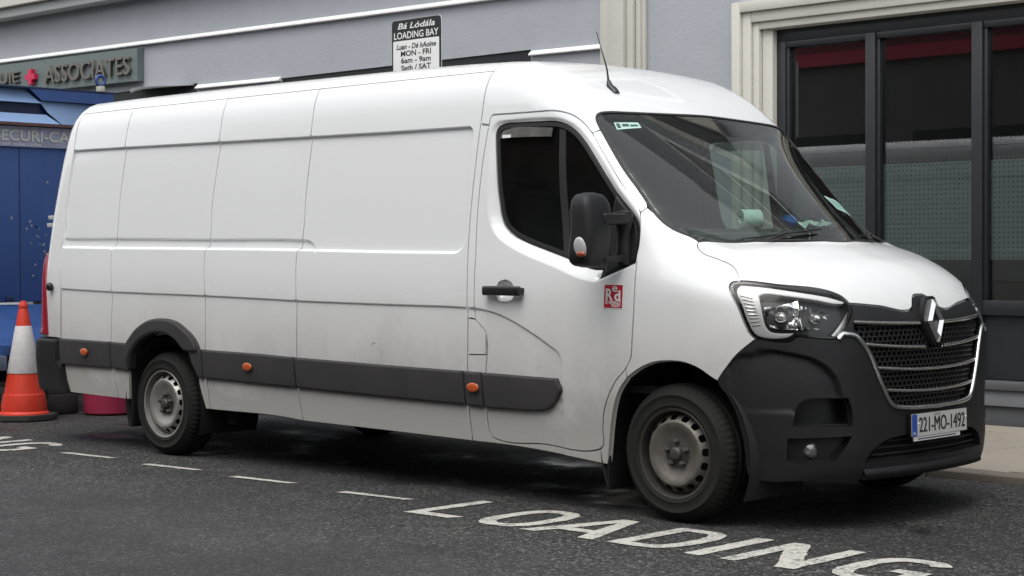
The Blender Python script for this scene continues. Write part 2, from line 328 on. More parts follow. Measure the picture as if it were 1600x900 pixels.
B={k:np.array(v,float).reshape(-1,3)/1000 for k,v in dict(
 s1=[-13099,5002,3173,-5521,120,2073,-5549,67,1664,-5544,43,1450,-5569,37,1387,-5537,12,1096,-5537,9,747],
 s2=[-4928,233,2379,-4865,111,2066,-4882,63,1707,-4880,34,1444,-4902,26,1374,-4878,3,1078,-4890,0,745],
 s2b=[-4879,9,549,-4852,30,352],
 s3=[-3843,226,2373,-3790,109,2051,-3819,56,1648,-3809,32,1427,-3828,25,1361,-3811,2,1066,-3812,0,718],
 s3b=[-3811,10,533,-3808,31,339],
 s4=[-2894,212,2357,-2865,106,2035,-2876,63,1705,-2876,31,1415,-2895,24,1349,-2884,2,1048,-2888,1,708],
 s4b=[-2891,11,518,-2871,33,324],
 s5=[-9934,8856,3725,-1378,152,2245,-1400,111,2062,-1411,84,1876,-1422,54,1631,-1424,29,1403,-1412,6,1142,-1409,1,985,-1414,1,685],
 s5b=[-1423,13,495,-1406,35,305],
 door=[-1317,115,2082,-1330,113,2072,-1338,106,2027,-1360,77,1818,-1368,44,1539,-1360,20,1316,-1357,6,1142,-1353,2,1031,-1347,0,973,-1270,-1,902,-1273,1,687,-1281,14,486,-1276,27,381,-1263,30,347,-1236,32,331,-881,33,326,-482,32,329,-454,30,348,-445,20,437,-428,10,530,-396,4,603,-342,1,687,-275,0,751,-243,-1,804,-233,-1,900,-227,0,980,-222,5,1123,-230,34,1282,-249,82,1436,-270,113,1533,-425,122,1712,-547,133,1861,-618,143,1950,-687,142,2014,-747,139,2050,-813,132,2071,-881,126,2081,-988,121,2082,-1174,117,2082,-1288,115,2083],
 window=[-1286,107,1948,-1288,112,1983,-1271,116,2013,-1225,119,2028,-1121,122,2030,-992,125,2028,-856,128,2022,-784,129,2002,-722,130,1968,-658,129,1912,-596,128,1843,-497,124,1721,-384,122,1581,-282,122,1462,-256,71,1288,-475,47,1200,-467,54,1246,-523,53,1246,-586,55,1259,-714,59,1301,-844,62,1338,-1033,66,1393,-1121,69,1428,-1180,71,1470,-1217,75,1536,-1230,78,1592,-1245,83,1661,-1264,94,1801],
 ledge=[-1264,38,1475,-1211,33,1419,-1140,29,1377,-993,24,1319,-804,18,1262,-619,13,1203,-547,11,1187,-486,11,1184,-445,13,1198],
 arch=[-424,39,258,-387,17,457,-356,7,567,-322,2,640,-266,1,707,-182,0,758,-91,0,791,1,0,801,88,2,798,176,5,773,247,13,733,284,20,713,329,31,649,365,44,581,391,58,490,406,74,368,407,83,300,429,98,254],
 bump=[284,20,713,330,30,779,382,46,844,461,81,921],
 headl=[315,76,1169,319,91,1187,345,111,1193,509,221,1174,679,437,1130,700,461,1114,726,476,1084,747,472,1047,754,449,1021,746,353,920,739,337,917,622,190,931,601,169,907,578,151,904,467,84,921,444,74,936,423,67,972,372,61,1078,326,66,1144,315,76,1169],
 r1=[-5519,120,2069,-4872,111,2064,-3789,108,2047,-2866,106,2037,-2195,105,2026,-1491,104,2023,-1465,103,2016,-1453,101,1998,-1421,58,1666,-1427,39,1491,-1457,28,1386,-1483,24,1348,-1537,22,1334,-2109,23,1341,-2741,24,1353,-3302,25,1361,-4902,27,1377,-5542,36,1386,-5539,43,1450,-5545,67,1664],
 rail=[-5539,42,1445,-4880,33,1440,-3809,32,1424,-2888,30,1413,-2808,30,1407,-2770,28,1387,-2741,24,1353,-3302,25,1361,-4902,27,1377,-5542,36,1386],
 r2=[-5668,17,1093,-4870,3,1076,-3807,2,1064,-3022,2,1050,-2887,2,1047,-2087,2,1039,-1408,2,1033,-1353,2,1030,-1284,1,1024,-1153,1,998,-949,-1,921,-787,-1,842,-733,-1,811,-714,0,762,-718,1,686],
 trim_top=[-5730,-6,746,-5656,-9,744,-5504,-14,740,-4856,-22,736,-4683,-22,731,-4273,-22,728,-3882,-22,725,-3785,-22,720,-3248,-21,715,-2873,-21,706,-2064,-21,694,-1412,-21,688,-1264,-21,686,-1048,-21,683,-698,-21,679],
 trim_bot=[-5700,0,564,-5521,-6,556,-4875,-14,556,-4660,-14,551,-4215,-13,545,-3883,-13,539,-3814,-12,536,-3263,-12,528,-2894,-11,523,-2079,-10,510,-1420,-9,503,-1277,-9,496,-943,-9,499],
 trim_nose=[-698,-21,679,-709,-19,621,-744,-15,569,-779,-12,530,-850,-9,504,-943,-9,499],
 rearc_out=[-4674,-28,732,-4634,-28,774,-4557,-29,834,-4444,-29,886,-4333,-29,908,-4224,-29,910,-4116,-29,894,-4010,-29,849,-3923,-29,796,-3873,-28,736,-3867,-27,709,-3930,-27,703,-3979,-27,705],
 rearc_in=[-4670,-12,550,-4655,-16,611,-4612,-19,678,-4534,-20,745,-4420,-21,795,-4309,-21,815,-4200,-21,808,-4094,-20,769,-4008,-19,710,-3941,-17,630,-3897,-12,559,-3873,-10,531],
 lowpan_r=[-3901,10,529,-3849,31,336],
 lowpan_l=[-4663,9,545,-4728,30,350],
 sill=[-5501,37,359,-4728,30,350,-3856,31,336,-3067,32,334,-2877,33,322,-2129,34,314,-1411,35,305,-1104,35,301,-871,36,289,-429,40,254],
 rbump_r=[-5534,-11,739,-5548,-5,575,-5508,-3,545,-5493,7,441,-5465,15,365],
 flap=[-1407,0,978,-1352,0,972,-1270,-1,902,-1271,-1,784,-1409,-1,779],
 apil=[-270,113,1533,-249,143,1558],
 apil2=[-611,145,1947,-594,176,1967],
 wsleft=[42,187,1386,-6,187,1408,-69,165,1434,-140,152,1473,-201,150,1522,-266,154,1591,-331,156,1664,-394,155,1731,-463,160,1812,-562,175,1933,-616,186,1999,-638,196,2027,-650,215,2049,-653,244,2062,-647,299,2070,-622,450,2074,-599,635,2077,-588,813,2081,-587,1037,2086],
 sail=[-423,119,1633,-272,110,1462,-245,57,1288,-463,33,1200,-451,40,1246,-445,53,1314,-446,90,1510],
 deflector=[-1247,102,1953,-1237,107,1983,-1210,109,1996,-874,117,1992,-877,111,1945,-1068,105,1951],
 defstick=[-1225,105,1969,-1163,106,1968,-1161,103,1952,-1223,102,1951],
 divider=[-841,142,1985,-796,142,1973,-751,91,1548,-717,57,1315,-758,58,1321,-799,89,1549],
 red=[-416,10,1170,-294,11,1175,-297,2,1047,-423,2,1048],
 handle=[-1254,-23,1154,-982,-23,1157,-979,-26,1107,-1251,-26,1103],
 hcup=[-1186,6,1144,-1173,8,1172,-1150,9,1182,-1122,9,1186,-1093,9,1179,-1073,8,1166,-1062,7,1146,-1060,4,1108,-1073,3,1084,-1101,3,1072,-1130,3,1070,-1164,3,1079,-1179,4,1103],
 mark1=[-5187,-27,657],
 mark2=[-3338,-27,631],
 mark3=[-1343,-26,604],
 drl=[349,92,1150,357,111,1170,455,168,1160,572,263,1138,668,390,1111,711,465,1087,707,438,1081,633,307,1103,554,220,1119,455,141,1128,448,130,1120,483,114,1024,500,116,976,519,125,953,547,142,946,608,190,946,586,170,927,472,97,933,447,86,957,388,79,1081],
 drl2=[725,471,1053,733,487,1047,734,366,928,718,337,932],
 reflA=[475,130,1069,526,171,1075,586,249,1099,617,224,1009,617,209,961,542,149,964,512,130,973,492,126,1018],
 reflB=[602,246,1075,682,342,1046,704,363,1025,693,299,960,623,215,961],
 intake=[613,177,511,626,185,581,647,202,623,670,226,634,775,390,636,783,410,581,785,413,505],
 fog=[591,163,447,782,406,454,771,380,409,738,328,341,600,180,337,586,168,346],
 foglamp=[676,275,390],
 lowgrille=[803,489,323,820,541,382,837,627,422,847,696,433,866,928,438],
 lowgrille_b=[803,489,323,843,702,326,861,936,323],
 bump_bot=[406,84,291,415,91,263,442,106,246,643,239,244,771,451,235,791,514,243,829,725,248,847,990,251],
 grille_l=[747,352,917,755,377,941,779,439,933,794,481,898,810,528,836,821,567,758,832,617,663,839,652,609,844,684,585,854,771,571,866,988,564],
 bar1=[766,453,996,839,942,978],
 bar2=[803,512,888,858,970,861],
 bar3=[822,572,774,863,1022,752],
 bar4=[832,617,666,865,1049,646],
 scoop=[529,116,874,614,177,856,679,240,835,726,302,791,752,344,736,765,368,668],
 hoodleft=[42,172,1379,63,150,1357,103,135,1329,205,145,1294,279,149,1263,312,136,1236,345,111,1193],
 hoodfront=[345,111,1193,509,221,1174,679,437,1130,700,461,1114,726,476,1084,769,648,1070,805,963,1053],
 hoodnotch=[805,963,1053,778,1035,1097,767,1074,1112,766,1117,1111],
 hoodback=[42,172,1379,83,279,1381,132,424,1382,200,545,1382,257,686,1382],
).items()}
def sdist(P,poly,closed=True):
    """unsigned distance of 2-D points to a polyline, and inside test for closed ones"""
    A=poly; Bq=np.roll(poly,-1,0) if closed else poly[1:]; A=A if closed else poly[:-1]
    d=np.full(len(P),1e9); ins=np.zeros(len(P),bool)
    for a,b in zip(A,Bq):
        ab=b-a; L=ab@ab
        if L<1e-14: continue
        t=np.clip(((P-a)@ab)/L,0,1); q=P-(a+t[:,None]*ab); d=np.minimum(d,q[:,0]**2+q[:,1]**2)
        if closed:
            c=(a[1]>P[:,1])!=(b[1]>P[:,1]); ins^=c&(P[:,0]<a[0]+(P[:,1]-a[1])*(b[0]-a[0])/((b[1]-a[1]) or 1e-12))
    return np.sqrt(d),ins
def sst(x): x=np.clip(x,0,1); return x*x*(3-2*x)
XZ=lambda k: B[k][:,[0,2]]
LEDGE0=np.vstack([XZ('ledge'),[-.235,1.27],[-.245,1.47],[-.42,1.68],[-.545,1.835],[-.64,1.935],[-.71,1.995],[-.80,2.035],[-.87,2.048],[-1.20,2.052],[-1.285,2.045],[-1.318,2.01],[-1.322,1.93],[-1.312,1.75],[-1.302,1.60]])
def resample(p,step,closed=True,sm=True):
    """densify; rounds gentle bends with Catmull-Rom, keeps corners sharper than 50 degrees"""
    n=len(p); out=[]
    rngn=n if closed else n-1
    def T(i):
        a=p[(i-1)%n] if closed or i>0 else None; b=p[(i+1)%n] if closed or i<n-1 else None
        if a is None or b is None: return None
        u=p[i%n]-a; v=b-p[i%n]; lu=np.linalg.norm(u); lv=np.linalg.norm(v)
        if lu<1e-9 or lv<1e-9 or (u@v)/(lu*lv)<.64: return None
        return (u/lu+v/lv)/np.linalg.norm(u/lu+v/lv)
    for i in range(rngn):
        a=p[i]; b=p[(i+1)%n]; L=np.linalg.norm(b-a); k=max(1,int(math.ceil(L/step))); ta=T(i) if sm else None; tb=T((i+1)%n if closed else i+1) if sm else None
        d=(b-a)/max(L,1e-9); ta=d if ta is None else ta; tb=d if tb is None else tb
        for j in range(k):
            t=j/k; t2=t*t; t3=t2*t; out.append((2*t3-3*t2+1)*a+(t3-2*t2+t)*L*ta+(-2*t3+3*t2)*b+(t3-t2)*L*tb)
    if not closed: out.append(p[-1])
    return np.array(out)

def arcpts(cx,cz,r,a0,a1,n=7): return [[cx+r*math.cos(math.radians(a)),cz+r*math.sin(math.radians(a))] for a in np.linspace(a0,a1,n)]
R1=resample(np.array([[-5.519,2.069],[-4.872,2.062],[-3.789,2.048],[-2.866,2.037],[-2.195,2.029]]+arcpts(-1.495,1.990,.035,95,0)+[[-1.456,1.70]]+arcpts(-1.535,1.415,.08,0,-92)+[[-2.109,1.341],[-2.741,1.353],[-3.302,1.361],[-4.902,1.377],[-5.542,1.386],[-5.539,1.45],[-5.545,1.664]]),.05,sm=False); RAIL=resample(XZ('rail'),.05); R2L=resample(XZ('r2'),.05,closed=False); R2=np.vstack([R2L,[[-.74,.2],[-5.7,.2]]]); WIN=resample(XZ('window'),.03); LEDGE=resample(LEDGE0,.03)
def side_D(x,z):
    """pressed-in fields and ledges of the side panels: inset in metres"""
    P=np.stack([x,z],-1); D=np.zeros(len(P))
    m=(x<-1.3)
    if m.any():
        d,i=sdist(P[m],R1); s=np.where(i,d,-d); D[m]+=.018*sst((s+.006)/.012)
        d,i=sdist(P[m],RAIL); s=np.where(i,d,-d); D[m]+=.012*sst((s+.004)/.010)
    m=z<1.25
    if m.any(): d,i=sdist(P[m],R2); s=np.where(i,d,-d); D[m]+=.008*sst((s+.005)/.010)
    m=(x>-1.42)&(z>1.1)
    if m.any():
        d,i=sdist(P[m],LEDGE); dw,iw=sdist(P[m],WIN); r=np.where(i,d/(d+np.where(iw,0,dw)+1e-6),0); D[m]+=(.013+.025*sst((1.85-P[m][:,1])/.45))*(.35*np.clip(r,0,1)+.65*sst(r))
    return D
def Fbody(P,D=None): return Fbase(P[:,0],P[:,1],P[:,2],0 if D is None else D)
class Proj:
    """maps a 2-D chart to rays that pierce the body surface"""
    def __init__(s,kind,o=None,n=None,v=None): s.k=kind; s.o=np.array(o,float) if o is not None else None; s.nn=n; s.v=v; s.side=kind=='side'
    def to2(s,P):
        P=np.asarray(P,float)
        if P.shape[1]==2: return P
        if s.k=='side': return P[:,[0,2]]
        if s.k=='cx': return np.stack([P[:,0],np.arctan2(P[:,2]-1.25,CY-P[:,1])],-1)
        if s.k=='cz': return np.stack([np.arctan2(CY-P[:,1],P[:,0]-s.o[0]),P[:,2]],-1)
        if s.k=='czr': return np.stack([np.arctan2(CY-P[:,1],s.o[0]-P[:,0]),P[:,2]],-1)
        if s.k=='sph': d=P-s.o; return np.stack([np.arctan2(-d[:,1],-d[:,0]),np.arctan2(d[:,2],np.hypot(d[:,0],d[:,1]))],-1)
        d=P-s.o; return np.stack([d[:,1],d@np.array(s.v)],-1)
    def ray(s,q):
        n=len(q); z=np.zeros(n); o_=np.ones(n)
        if s.k=='side': return np.stack([q[:,0],z+.8,q[:,1]],-1),np.tile([0,-1.,0],(n,1)),0,1.2
        if s.k=='cx': return np.stack([q[:,0],z+CY,z+1.25],-1),np.stack([z,-np.cos(q[:,1]),np.sin(q[:,1])],-1),.2,1.9
        if s.k in('cz','czr'):
            sg=1 if s.k=='cz' else -1
            return np.stack([z+s.o[0],z+CY,q[:,1]],-1),np.stack([sg*np.cos(q[:,0]),-np.sin(q[:,0]),z],-1),.02,2.4
        if s.k=='sph': ce=np.cos(q[:,1]); return np.tile(s.o,(n,1)),np.stack([-np.cos(q[:,0])*ce,-np.sin(q[:,0])*ce,np.sin(q[:,1])],-1),.1,2.4
        return s.o+np.outer(q[:,0],[0,1.,0])+np.outer(q[:,1],s.v),np.tile(s.nn,(n,1)),-.5,.6
    def hit(s,q,off=0.):
        q=np.asarray(q,float); O,d,a,b=s.ray(q); D=side_D(q[:,0],q[:,1]) if s.side else None
        lo=np.full(len(q),float(a)); hi=np.full(len(q),float(b))
        for _ in range(21):
            m=(lo+hi)/2; f=Fbody(O+d*m[:,None],D)+off; lo=np.where(f<0,m,lo); hi=np.where(f<0,hi,m)
        return O+d*((lo+hi)/2)[:,None]
    def nrm(s,P):
        e=2e-3; g=[]
        for i in range(3):
            a=P.copy(); a[:,i]+=e; b=P.copy(); b[:,i]-=e
            g.append(Fbody(a,side_D(a[:,0],a[:,2]) if s.side else None)-Fbody(b,side_D(b[:,0],b[:,2]) if s.side else None))
        g=np.stack(g,-1); return g/np.maximum(np.linalg.norm(g,axis=1,keepdims=True),1e-9)
SIDE=Proj('side'); ROOF=Proj('cx'); NOSE=Proj('cz',(-.6,0,0)); TAILP=Proj('czr',(-5.2,0,0)); TAILS=Proj('sph',(-5.2,CY,1.3))
HOODP=Proj('pl',(.4,CY,1.25),(.45,0,.893),(-.893,0,.45)); WSP=Proj('pl',(-.15,CY,1.70),(.62,0,.7846),(-.7846,0,.62))
def inset(p,g):
    """move a closed outline inwards by g (outwards if negative)"""
    a=np.roll(p,1,0); b=np.roll(p,-1,0); area=.5*np.sum(p[:,0]*b[:,1]-b[:,0]*p[:,1]); sg=1 if area>0 else -1
    def nn(u): l=np.linalg.norm(u,axis=1,keepdims=True); u=u/np.maximum(l,1e-9); return np.stack([-u[:,1],u[:,0]],-1)*sg
    n1=nn(p-a); n2=nn(b-p); m=n1+n2; m/=np.maximum((m*m).sum(1,keepdims=True)/2,.5); return p+m*g
def near(P,q,closed=True): return sdist(P,q,closed)
def patch(md,pr,poly,off=0.,holes=(),h=.04,gap=.0038,fl=.026,lip=.009,rows=(),pillow=None,step=.02,sm=True,offf=None):
    """a sheet of the body surface inside an outline (3-D or chart points), with a folded edge"""
    out=inset(resample(pr.to2(poly),step,sm=sm),gap); hl=[inset(resample(pr.to2(k),step,sm=sm),-gap) for k in holes]
    rings=[out]+hl; mn=out.min(0); mx=out.max(0); pts=[]
    gx,gy=np.meshgrid(np.arange(mn[0]+h*.37,mx[0],h),np.arange(mn[1]+h*.41,mx[1],h)); gx=gx+(np.arange(gx.shape[0])%2)[:,None]*h*.5; G=np.stack([gx.ravel(),gy.ravel()],-1)
    allr=[G]
    extra=[]
    for pl,offs,st in rows:
        q=resample(np.asarray(pl,float),st,closed=False); t=np.gradient(q,axis=0); t/=np.maximum(np.linalg.norm(t,axis=1,keepdims=True),1e-9); nn=np.stack([-t[:,1],t[:,0]],-1)
        for o in offs: extra.append(q+nn*o)
    if pillow:
        for fr in (.25,.55,1.0): extra.append(inset(out,pillow[1]*fr))
    def keep(Q,md_):
        d,i=near(Q,out); k=i&(d>md_)
        for r in hl:
            d,i=near(Q,r); k&=(~i)&(d>md_)
        return Q[k]
    E=keep(np.vstack(extra),.0012 if not pillow else pillow[1]*.15) if extra else np.zeros((0,2))
    G=keep(G,h*.42)
    if len(E) and len(G):
        for pl,offs,st in rows:
            d,_=near(G,np.asarray(pl,float),False); G=G[d>max(abs(o) for o in offs)+h*.2]
    allp=np.vstack(rings+[E,G]); edges=[]; k=0
    for r in rings: edges+=[(k+i,k+(i+1)%len(r)) for i in range(len(r))]; k+=len(r)
    vo,_,fo,_,_,_=delaunay_2d_cdt([Vector(q) for q in allp.tolist()],edges,[],0,1e-7)
    vo=np.array([(v[0],v[1]) for v in vo]); fo=np.array([f for f in fo if len(f)==3]); ce=vo[fo].mean(1); _,i=near(ce,out); ok=i
    for r in hl: _,i=near(ce,r); ok&=~i
    fo=fo[ok]
    def offs_at(q):
        o=np.full(len(q),float(off))
        if pillow: d,_=near(q,out); o=o+pillow[0]*(1-np.sqrt(np.clip(1-(1-np.clip(d/pillow[1],0,1))**2,0,1)))
        if offf is not None: o=o+offf(q)
        return o
    P=pr.hit(vo,offs_at(vo)); N=pr.nrm(P)
    if pillow or offf is not None:      # tilt normals by the offset field's slope
        e=2e-3; U=pr.hit(vo+[e,0],offs_at(vo+[e,0]))-pr.hit(vo-[e,0],offs_at(vo-[e,0])); W_=pr.hit(vo+[0,e],offs_at(vo+[0,e]))-pr.hit(vo-[0,e],offs_at(vo-[0,e]))
        c=np.cross(U,W_); c*=np.sign((c*N).sum(1,keepdims=True)); N=c/np.maximum(np.linalg.norm(c,axis=1,keepdims=True),1e-12)
    md.add(P,fo,N)
    if fl:
        for r in rings:
            p0=pr.hit(r,offs_at(r)); n0=pr.nrm(p0); t=np.roll(p0,-1,0)-np.roll(p0,1,0); t/=np.maximum(np.linalg.norm(t,axis=1,keepdims=True),1e-9)
            lat=np.cross(t,n0); a=np.roll(r,-1,0); area=.5*np.sum(r[:,0]*a[:,1]-a[:,0]*r[:,1]); test=pr.hit(inset(r,.004 if r is out else -.004),off)-p0
            sg=-np.sign((lat*test).sum(1)); sg[sg==0]=1; lat*=sg[:,None]
            p1=p0-n0*fl; p2=p1+lat*lip; n=len(r); f1=[(i,(i+1)%n,n+(i+1)%n,n+i) for i in range(n)]
            md.add(np.vstack([p0,p1]),f1,np.vstack([lat,lat]))
            if lip: md.add(np.vstack([p1,p2]),f1,np.vstack([n0,n0]))
    return md
def mirror(o,parent):
    """the same part on the far side"""
    c=o.copy(); COL.objects.link(c); c.parent=parent; c.scale=(1,-1,1)
    for ch in o.children:
        k=ch.copy(); COL.objects.link(k); k.parent=c
    return c
def sweep(md,path,nrm,prof,closed=False):
    """profile points (lateral, out) carried along a 3-D path"""
    path=np.asarray(path,float); t=np.gradient(path,axis=0); t/=np.linalg.norm(t,axis=1,keepdims=True); nrm=np.asarray(nrm,float); nrm=nrm-t*(nrm*t).sum(1,keepdims=True); nrm/=np.linalg.norm(nrm,axis=1,keepdims=True); lat=np.cross(nrm,t); m=len(prof); n=len(path)
    V=np.stack([path+lat*a+nrm*b for a,b in prof],1); cen=V.mean(1,keepdims=True); N=V-cen
    F=[(i*m+k,i*m+(k+1)%m,(i+1)*m+(k+1)%m,(i+1)*m+k) for i in range(n-1) for k in range(m)]+[tuple(range(m)),tuple((n-1)*m+k for k in range(m))]
    return md.add(V.reshape(-1,3),F,N.reshape(-1,3))
def sl(a,b,c): return a[b:c]
def MIR(p): q=np.array(p,float).copy(); q[:,1]=2*CY-q[:,1]; return q
# ------------------------------------------------------------------ the van
VAN=empty('delivery_van',(-2.6,CY,0),'long white panel van with charcoal bumpers parked beside the dashed bay line','van')
def cutx(p,a,b):
    """piece of a left-to-right polyline between two x values"""
    z=np.interp([a,b],p[:,0],p[:,1]); m=(p[:,0]>a+.01)&(p[:,0]<b-.01); return np.vstack([[a,z[0]],p[m],[b,z[1]]])
SILL=XZ('sill'); ZG=2.335
def seam(k,xt,tail=None):
    s=XZ(k); s=s[s[:,1]<2.30]; s=np.vstack([[xt,ZG],s]); return np.vstack([s,tail]) if tail is not None else s
zs=lambda x: float(np.interp(x,SILL[:,0],SILL[:,1]))
S1=seam('s1',-5.515,[[-5.535,.55],[-5.50,zs(-5.5)]])
S2=seam('s2',-4.86,np.vstack([XZ('s2b')[:1],[[XZ('s2b')[1,0],zs(XZ('s2b')[1,0])]]]))
S3=seam('s3',-3.79,np.vstack([XZ('s3b')[:1],[[XZ('s3b')[1,0],zs(XZ('s3b')[1,0])]]]))
S4=seam('s4',-2.87,np.vstack([XZ('s4b')[:1],[[XZ('s4b')[1,0],zs(XZ('s4b')[1,0])]]]))
S5=np.array([[-1.40,ZG],[-1.40,2.2],[-1.402,2.06],[-1.411,1.87],[-1.42,1.63],[-1.422,1.40],[-1.412,1.14],[-1.409,.985],[-1.414,.69],[-1.417,.50],[-1.41,zs(-1.41)]])
ft=[-.009,-.005,-.001,.003,.007]; RWS=[(np.vstack([R1,R1[:1]]),[-.0095,-.005,-.002,.002,.005,.0095],.03),(np.vstack([RAIL,RAIL[:1]]),[-.007,-.002,.002,.009],.03),(R2L,[-.009,-.004,0,.004,.009],.03)]
def both(md,name,mat,smooth=True):
    o=md.obj(name,mat,VAN); mirror(o,VAN); return o
for a,b in ((S1,S2),(S3,S4),(S4,S5)):
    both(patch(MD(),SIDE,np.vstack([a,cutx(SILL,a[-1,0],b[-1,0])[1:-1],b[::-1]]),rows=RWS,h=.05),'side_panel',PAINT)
AIN=XZ('rearc_in'); th=np.linspace(math.radians(196),math.radians(-16),40)
AR=np.stack([-4.325+.415*np.cos(th),.345+.425*np.sin(th)],-1); AR=np.stack([-4.295+.465*np.cos(th),.345+.495*np.sin(th)],-1)
lpl=XZ('lowpan_l'); lpr=XZ('lowpan_r')
ar=np.vstack([[-4.722,zs(-4.72)],[-4.695,.50],AR[(AR[:,1]>.60)],[-3.90,.5],[-3.855,zs(-3.85)]])
p2=np.vstack([S2,ar,S3[::-1]])
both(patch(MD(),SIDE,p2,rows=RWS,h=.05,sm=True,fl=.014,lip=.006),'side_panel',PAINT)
# roof of the load space
xr=np.linspace(-5.515,-1.40,60); gut=SIDE.hit(np.stack([xr,np.full(60,ZG)],-1)); g2=ROOF.to2(gut); fm=lambda q: np.stack([q[:,0],math.pi-q[:,1]],-1)
patch(MD(),ROOF,np.vstack([g2,fm(g2)[::-1]]),h=.06,gap=.002,sm=False).obj('roof_panel',PAINT,VAN)
# tail: pillars, doors and roof end in one shell behind the last seam
s1p=SIDE.hit(S1[S1[:,1]>.745]); s1p=np.vstack([s1p,SIDE.hit(np.array([[-5.536,.745]]))]); tq=np.linspace(-math.pi/2,math.pi/2,60)
arc=TAILP.hit(np.stack([np.linspace(1.25,-1.25,50),np.full(50,.745)],-1))
rt_=ROOF.hit(np.stack([np.full(30,-5.515),np.linspace(g2[0,1],math.pi-g2[0,1],30)],-1))
loop=np.vstack([s1p[::-1],rt_[1:-1],MIR(s1p),arc[::-1][1:-1] if np.linalg.norm(arc[-1]-MIR(s1p)[-1])<np.linalg.norm(arc[0]-MIR(s1p)[-1]) else arc[1:-1]])
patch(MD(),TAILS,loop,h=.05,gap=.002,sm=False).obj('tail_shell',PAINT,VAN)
# cab
DOOR=B['door']; WS=B['wsleft']; wsm=(WS[9]+WS[10])/2
nb=ROOF.to2(np.vstack([SIDE.hit(np.array([[-1.40,2.04]])),DOOR[[2,1,0]],DOOR[39:31:-1],wsm[None],WS[10:18]])); nb=np.vstack([nb,[[-.587,math.pi/2]]])
far=fm(nb)[::-1][1:]
patch(MD(),ROOF,np.vstack([nb,far]),h=.04).obj('cab_roof',PAINT,VAN)
both(patch(MD(),SIDE,np.vstack([DOOR[29:33][:,[0,2]],wsm[[0,2]][None],WS[[9,8,7,6,5]][:,[0,2]],B['apil'][1:][:,[0,2]]]),h=.02,gap=.0025),'windscreen_pillar',PAINT)
bd=XZ('door'); strip=np.vstack([[[-1.40,2.035]],S5[2:],cutx(SILL,-1.41,-.43)[1:],B['arch'][1:5][:,[0,2]],bd[22:21:-1],bd[21:1:-1]])
FLAP=XZ('flap')
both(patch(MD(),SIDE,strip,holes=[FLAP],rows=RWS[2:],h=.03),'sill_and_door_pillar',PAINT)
both(patch(MD(),SIDE,FLAP,h=.03,gap=.003,sm=False),'fuel_flap',PAINT)
wrow=[(np.vstack([LEDGE,LEDGE[:1]]),[-.006,0,.006,.014,.024,.036,.05,.064],.025),(np.vstack([WIN,WIN[:1]]),[-.02,-.010,-.003],.02)]
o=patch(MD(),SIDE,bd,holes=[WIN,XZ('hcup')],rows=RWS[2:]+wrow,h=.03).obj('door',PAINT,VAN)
hc=resample(XZ('hcup'),.01); hcc=hc.mean(0)
def cup(q): r=np.sqrt(((q[:,0]-hcc[0])/.088)**2+((q[:,1]-hcc[1])/.058)**2); return .05*np.clip(1-r*r,0,1)
patch(MD(),SIDE,XZ('hcup'),h=.012,gap=0.,fl=0,offf=cup,step=.008).obj('handle_cup',PAINT,o)
hx=XZ('handle'); hb=box('handle',hx[:,0].min(),hx[:,0].max(),-.046,-.012,hx[:,1].min()+.002,hx[:,1].max()-.001,BLACK,o,.012,3)
for x in (hx[:,0].min()+.012,hx[:,0].max()-.014): box('handle_foot',x-.010,x+.012,-.02,.012,hx[:,1].min()+.012,hx[:,1].max()-.010,BLACK,o,.003)
mirror(o,VAN)
# side window
win=resample(WIN,.012)
md=MD(); patch(md,SIDE,WIN,holes=[inset(win,.024)],off=.004,h=.03,gap=-.001,fl=.02,lip=0,pillow=(.006,.01),step=.012); ru=both(md,'window_rubber',RUBBER)
both(patch(MD(),SIDE,inset(win,.020),off=.014,h=.06,gap=0,fl=0),'side_window',SGLASS)
both(patch(MD(),SIDE,XZ('divider'),off=.009,h=.03,gap=0,fl=.01,lip=0),'window_divider',RUBBER)
DEF=mat_glass('smoked_acrylic',(.55,.55,.55),rough=.15,dirt=.5)
both(patch(MD(),SIDE,XZ('deflector'),off=-.010,h=.03,gap=0,fl=.004,lip=0),'wind_deflector',DEF)
patch(MD(),SIDE,XZ('defstick'),off=-.016,h=.02,gap=0,fl=0,sm=False).obj('deflector_label',WHITE,VAN)
both(patch(MD(),SIDE,XZ('sail'),off=-.022,h=.02,gap=0,fl=.05,lip=0,pillow=(.014,.02)),'mirror_sail',PLASTIC)
# front wing: side seam, pillar foot, screen edge, bonnet edge, lamp edge, bumper edge, wheel arch
HL=B['headl'][:-1]; ARCH=B['arch']; HLf=B['hoodleft']; HF=B['hoodfront']
fen=np.vstack([DOOR[22:30],B['apil'][1:],WS[4::-1],HLf[1:],HL[1:2],HL[:1],HL[18:13:-1],B['bump'][::-1][1:],ARCH[10:3:-1]])
both(patch(MD(),NOSE,fen,h=.028),'front_wing',PAINT)
# bonnet
NT=np.array([[.806,.905,1.055],[.785,.945,1.088],[.765,.985,1.114],[.762,CY,1.116]]); HB=np.vstack([B['hoodback'][1:],[[.30,CY,1.384]]])
half=np.vstack([HB[::-1],HLf[:1],HLf[1:],HF[1:6],NT]); h2=HOODP.to2(half); hm=h2.copy(); hm[:,0]*=-1
patch(MD(),HOODP,np.vstack([h2,hm[::-1][1:-1]]),h=.03,fl=.02).obj('bonnet',PAINT,VAN)
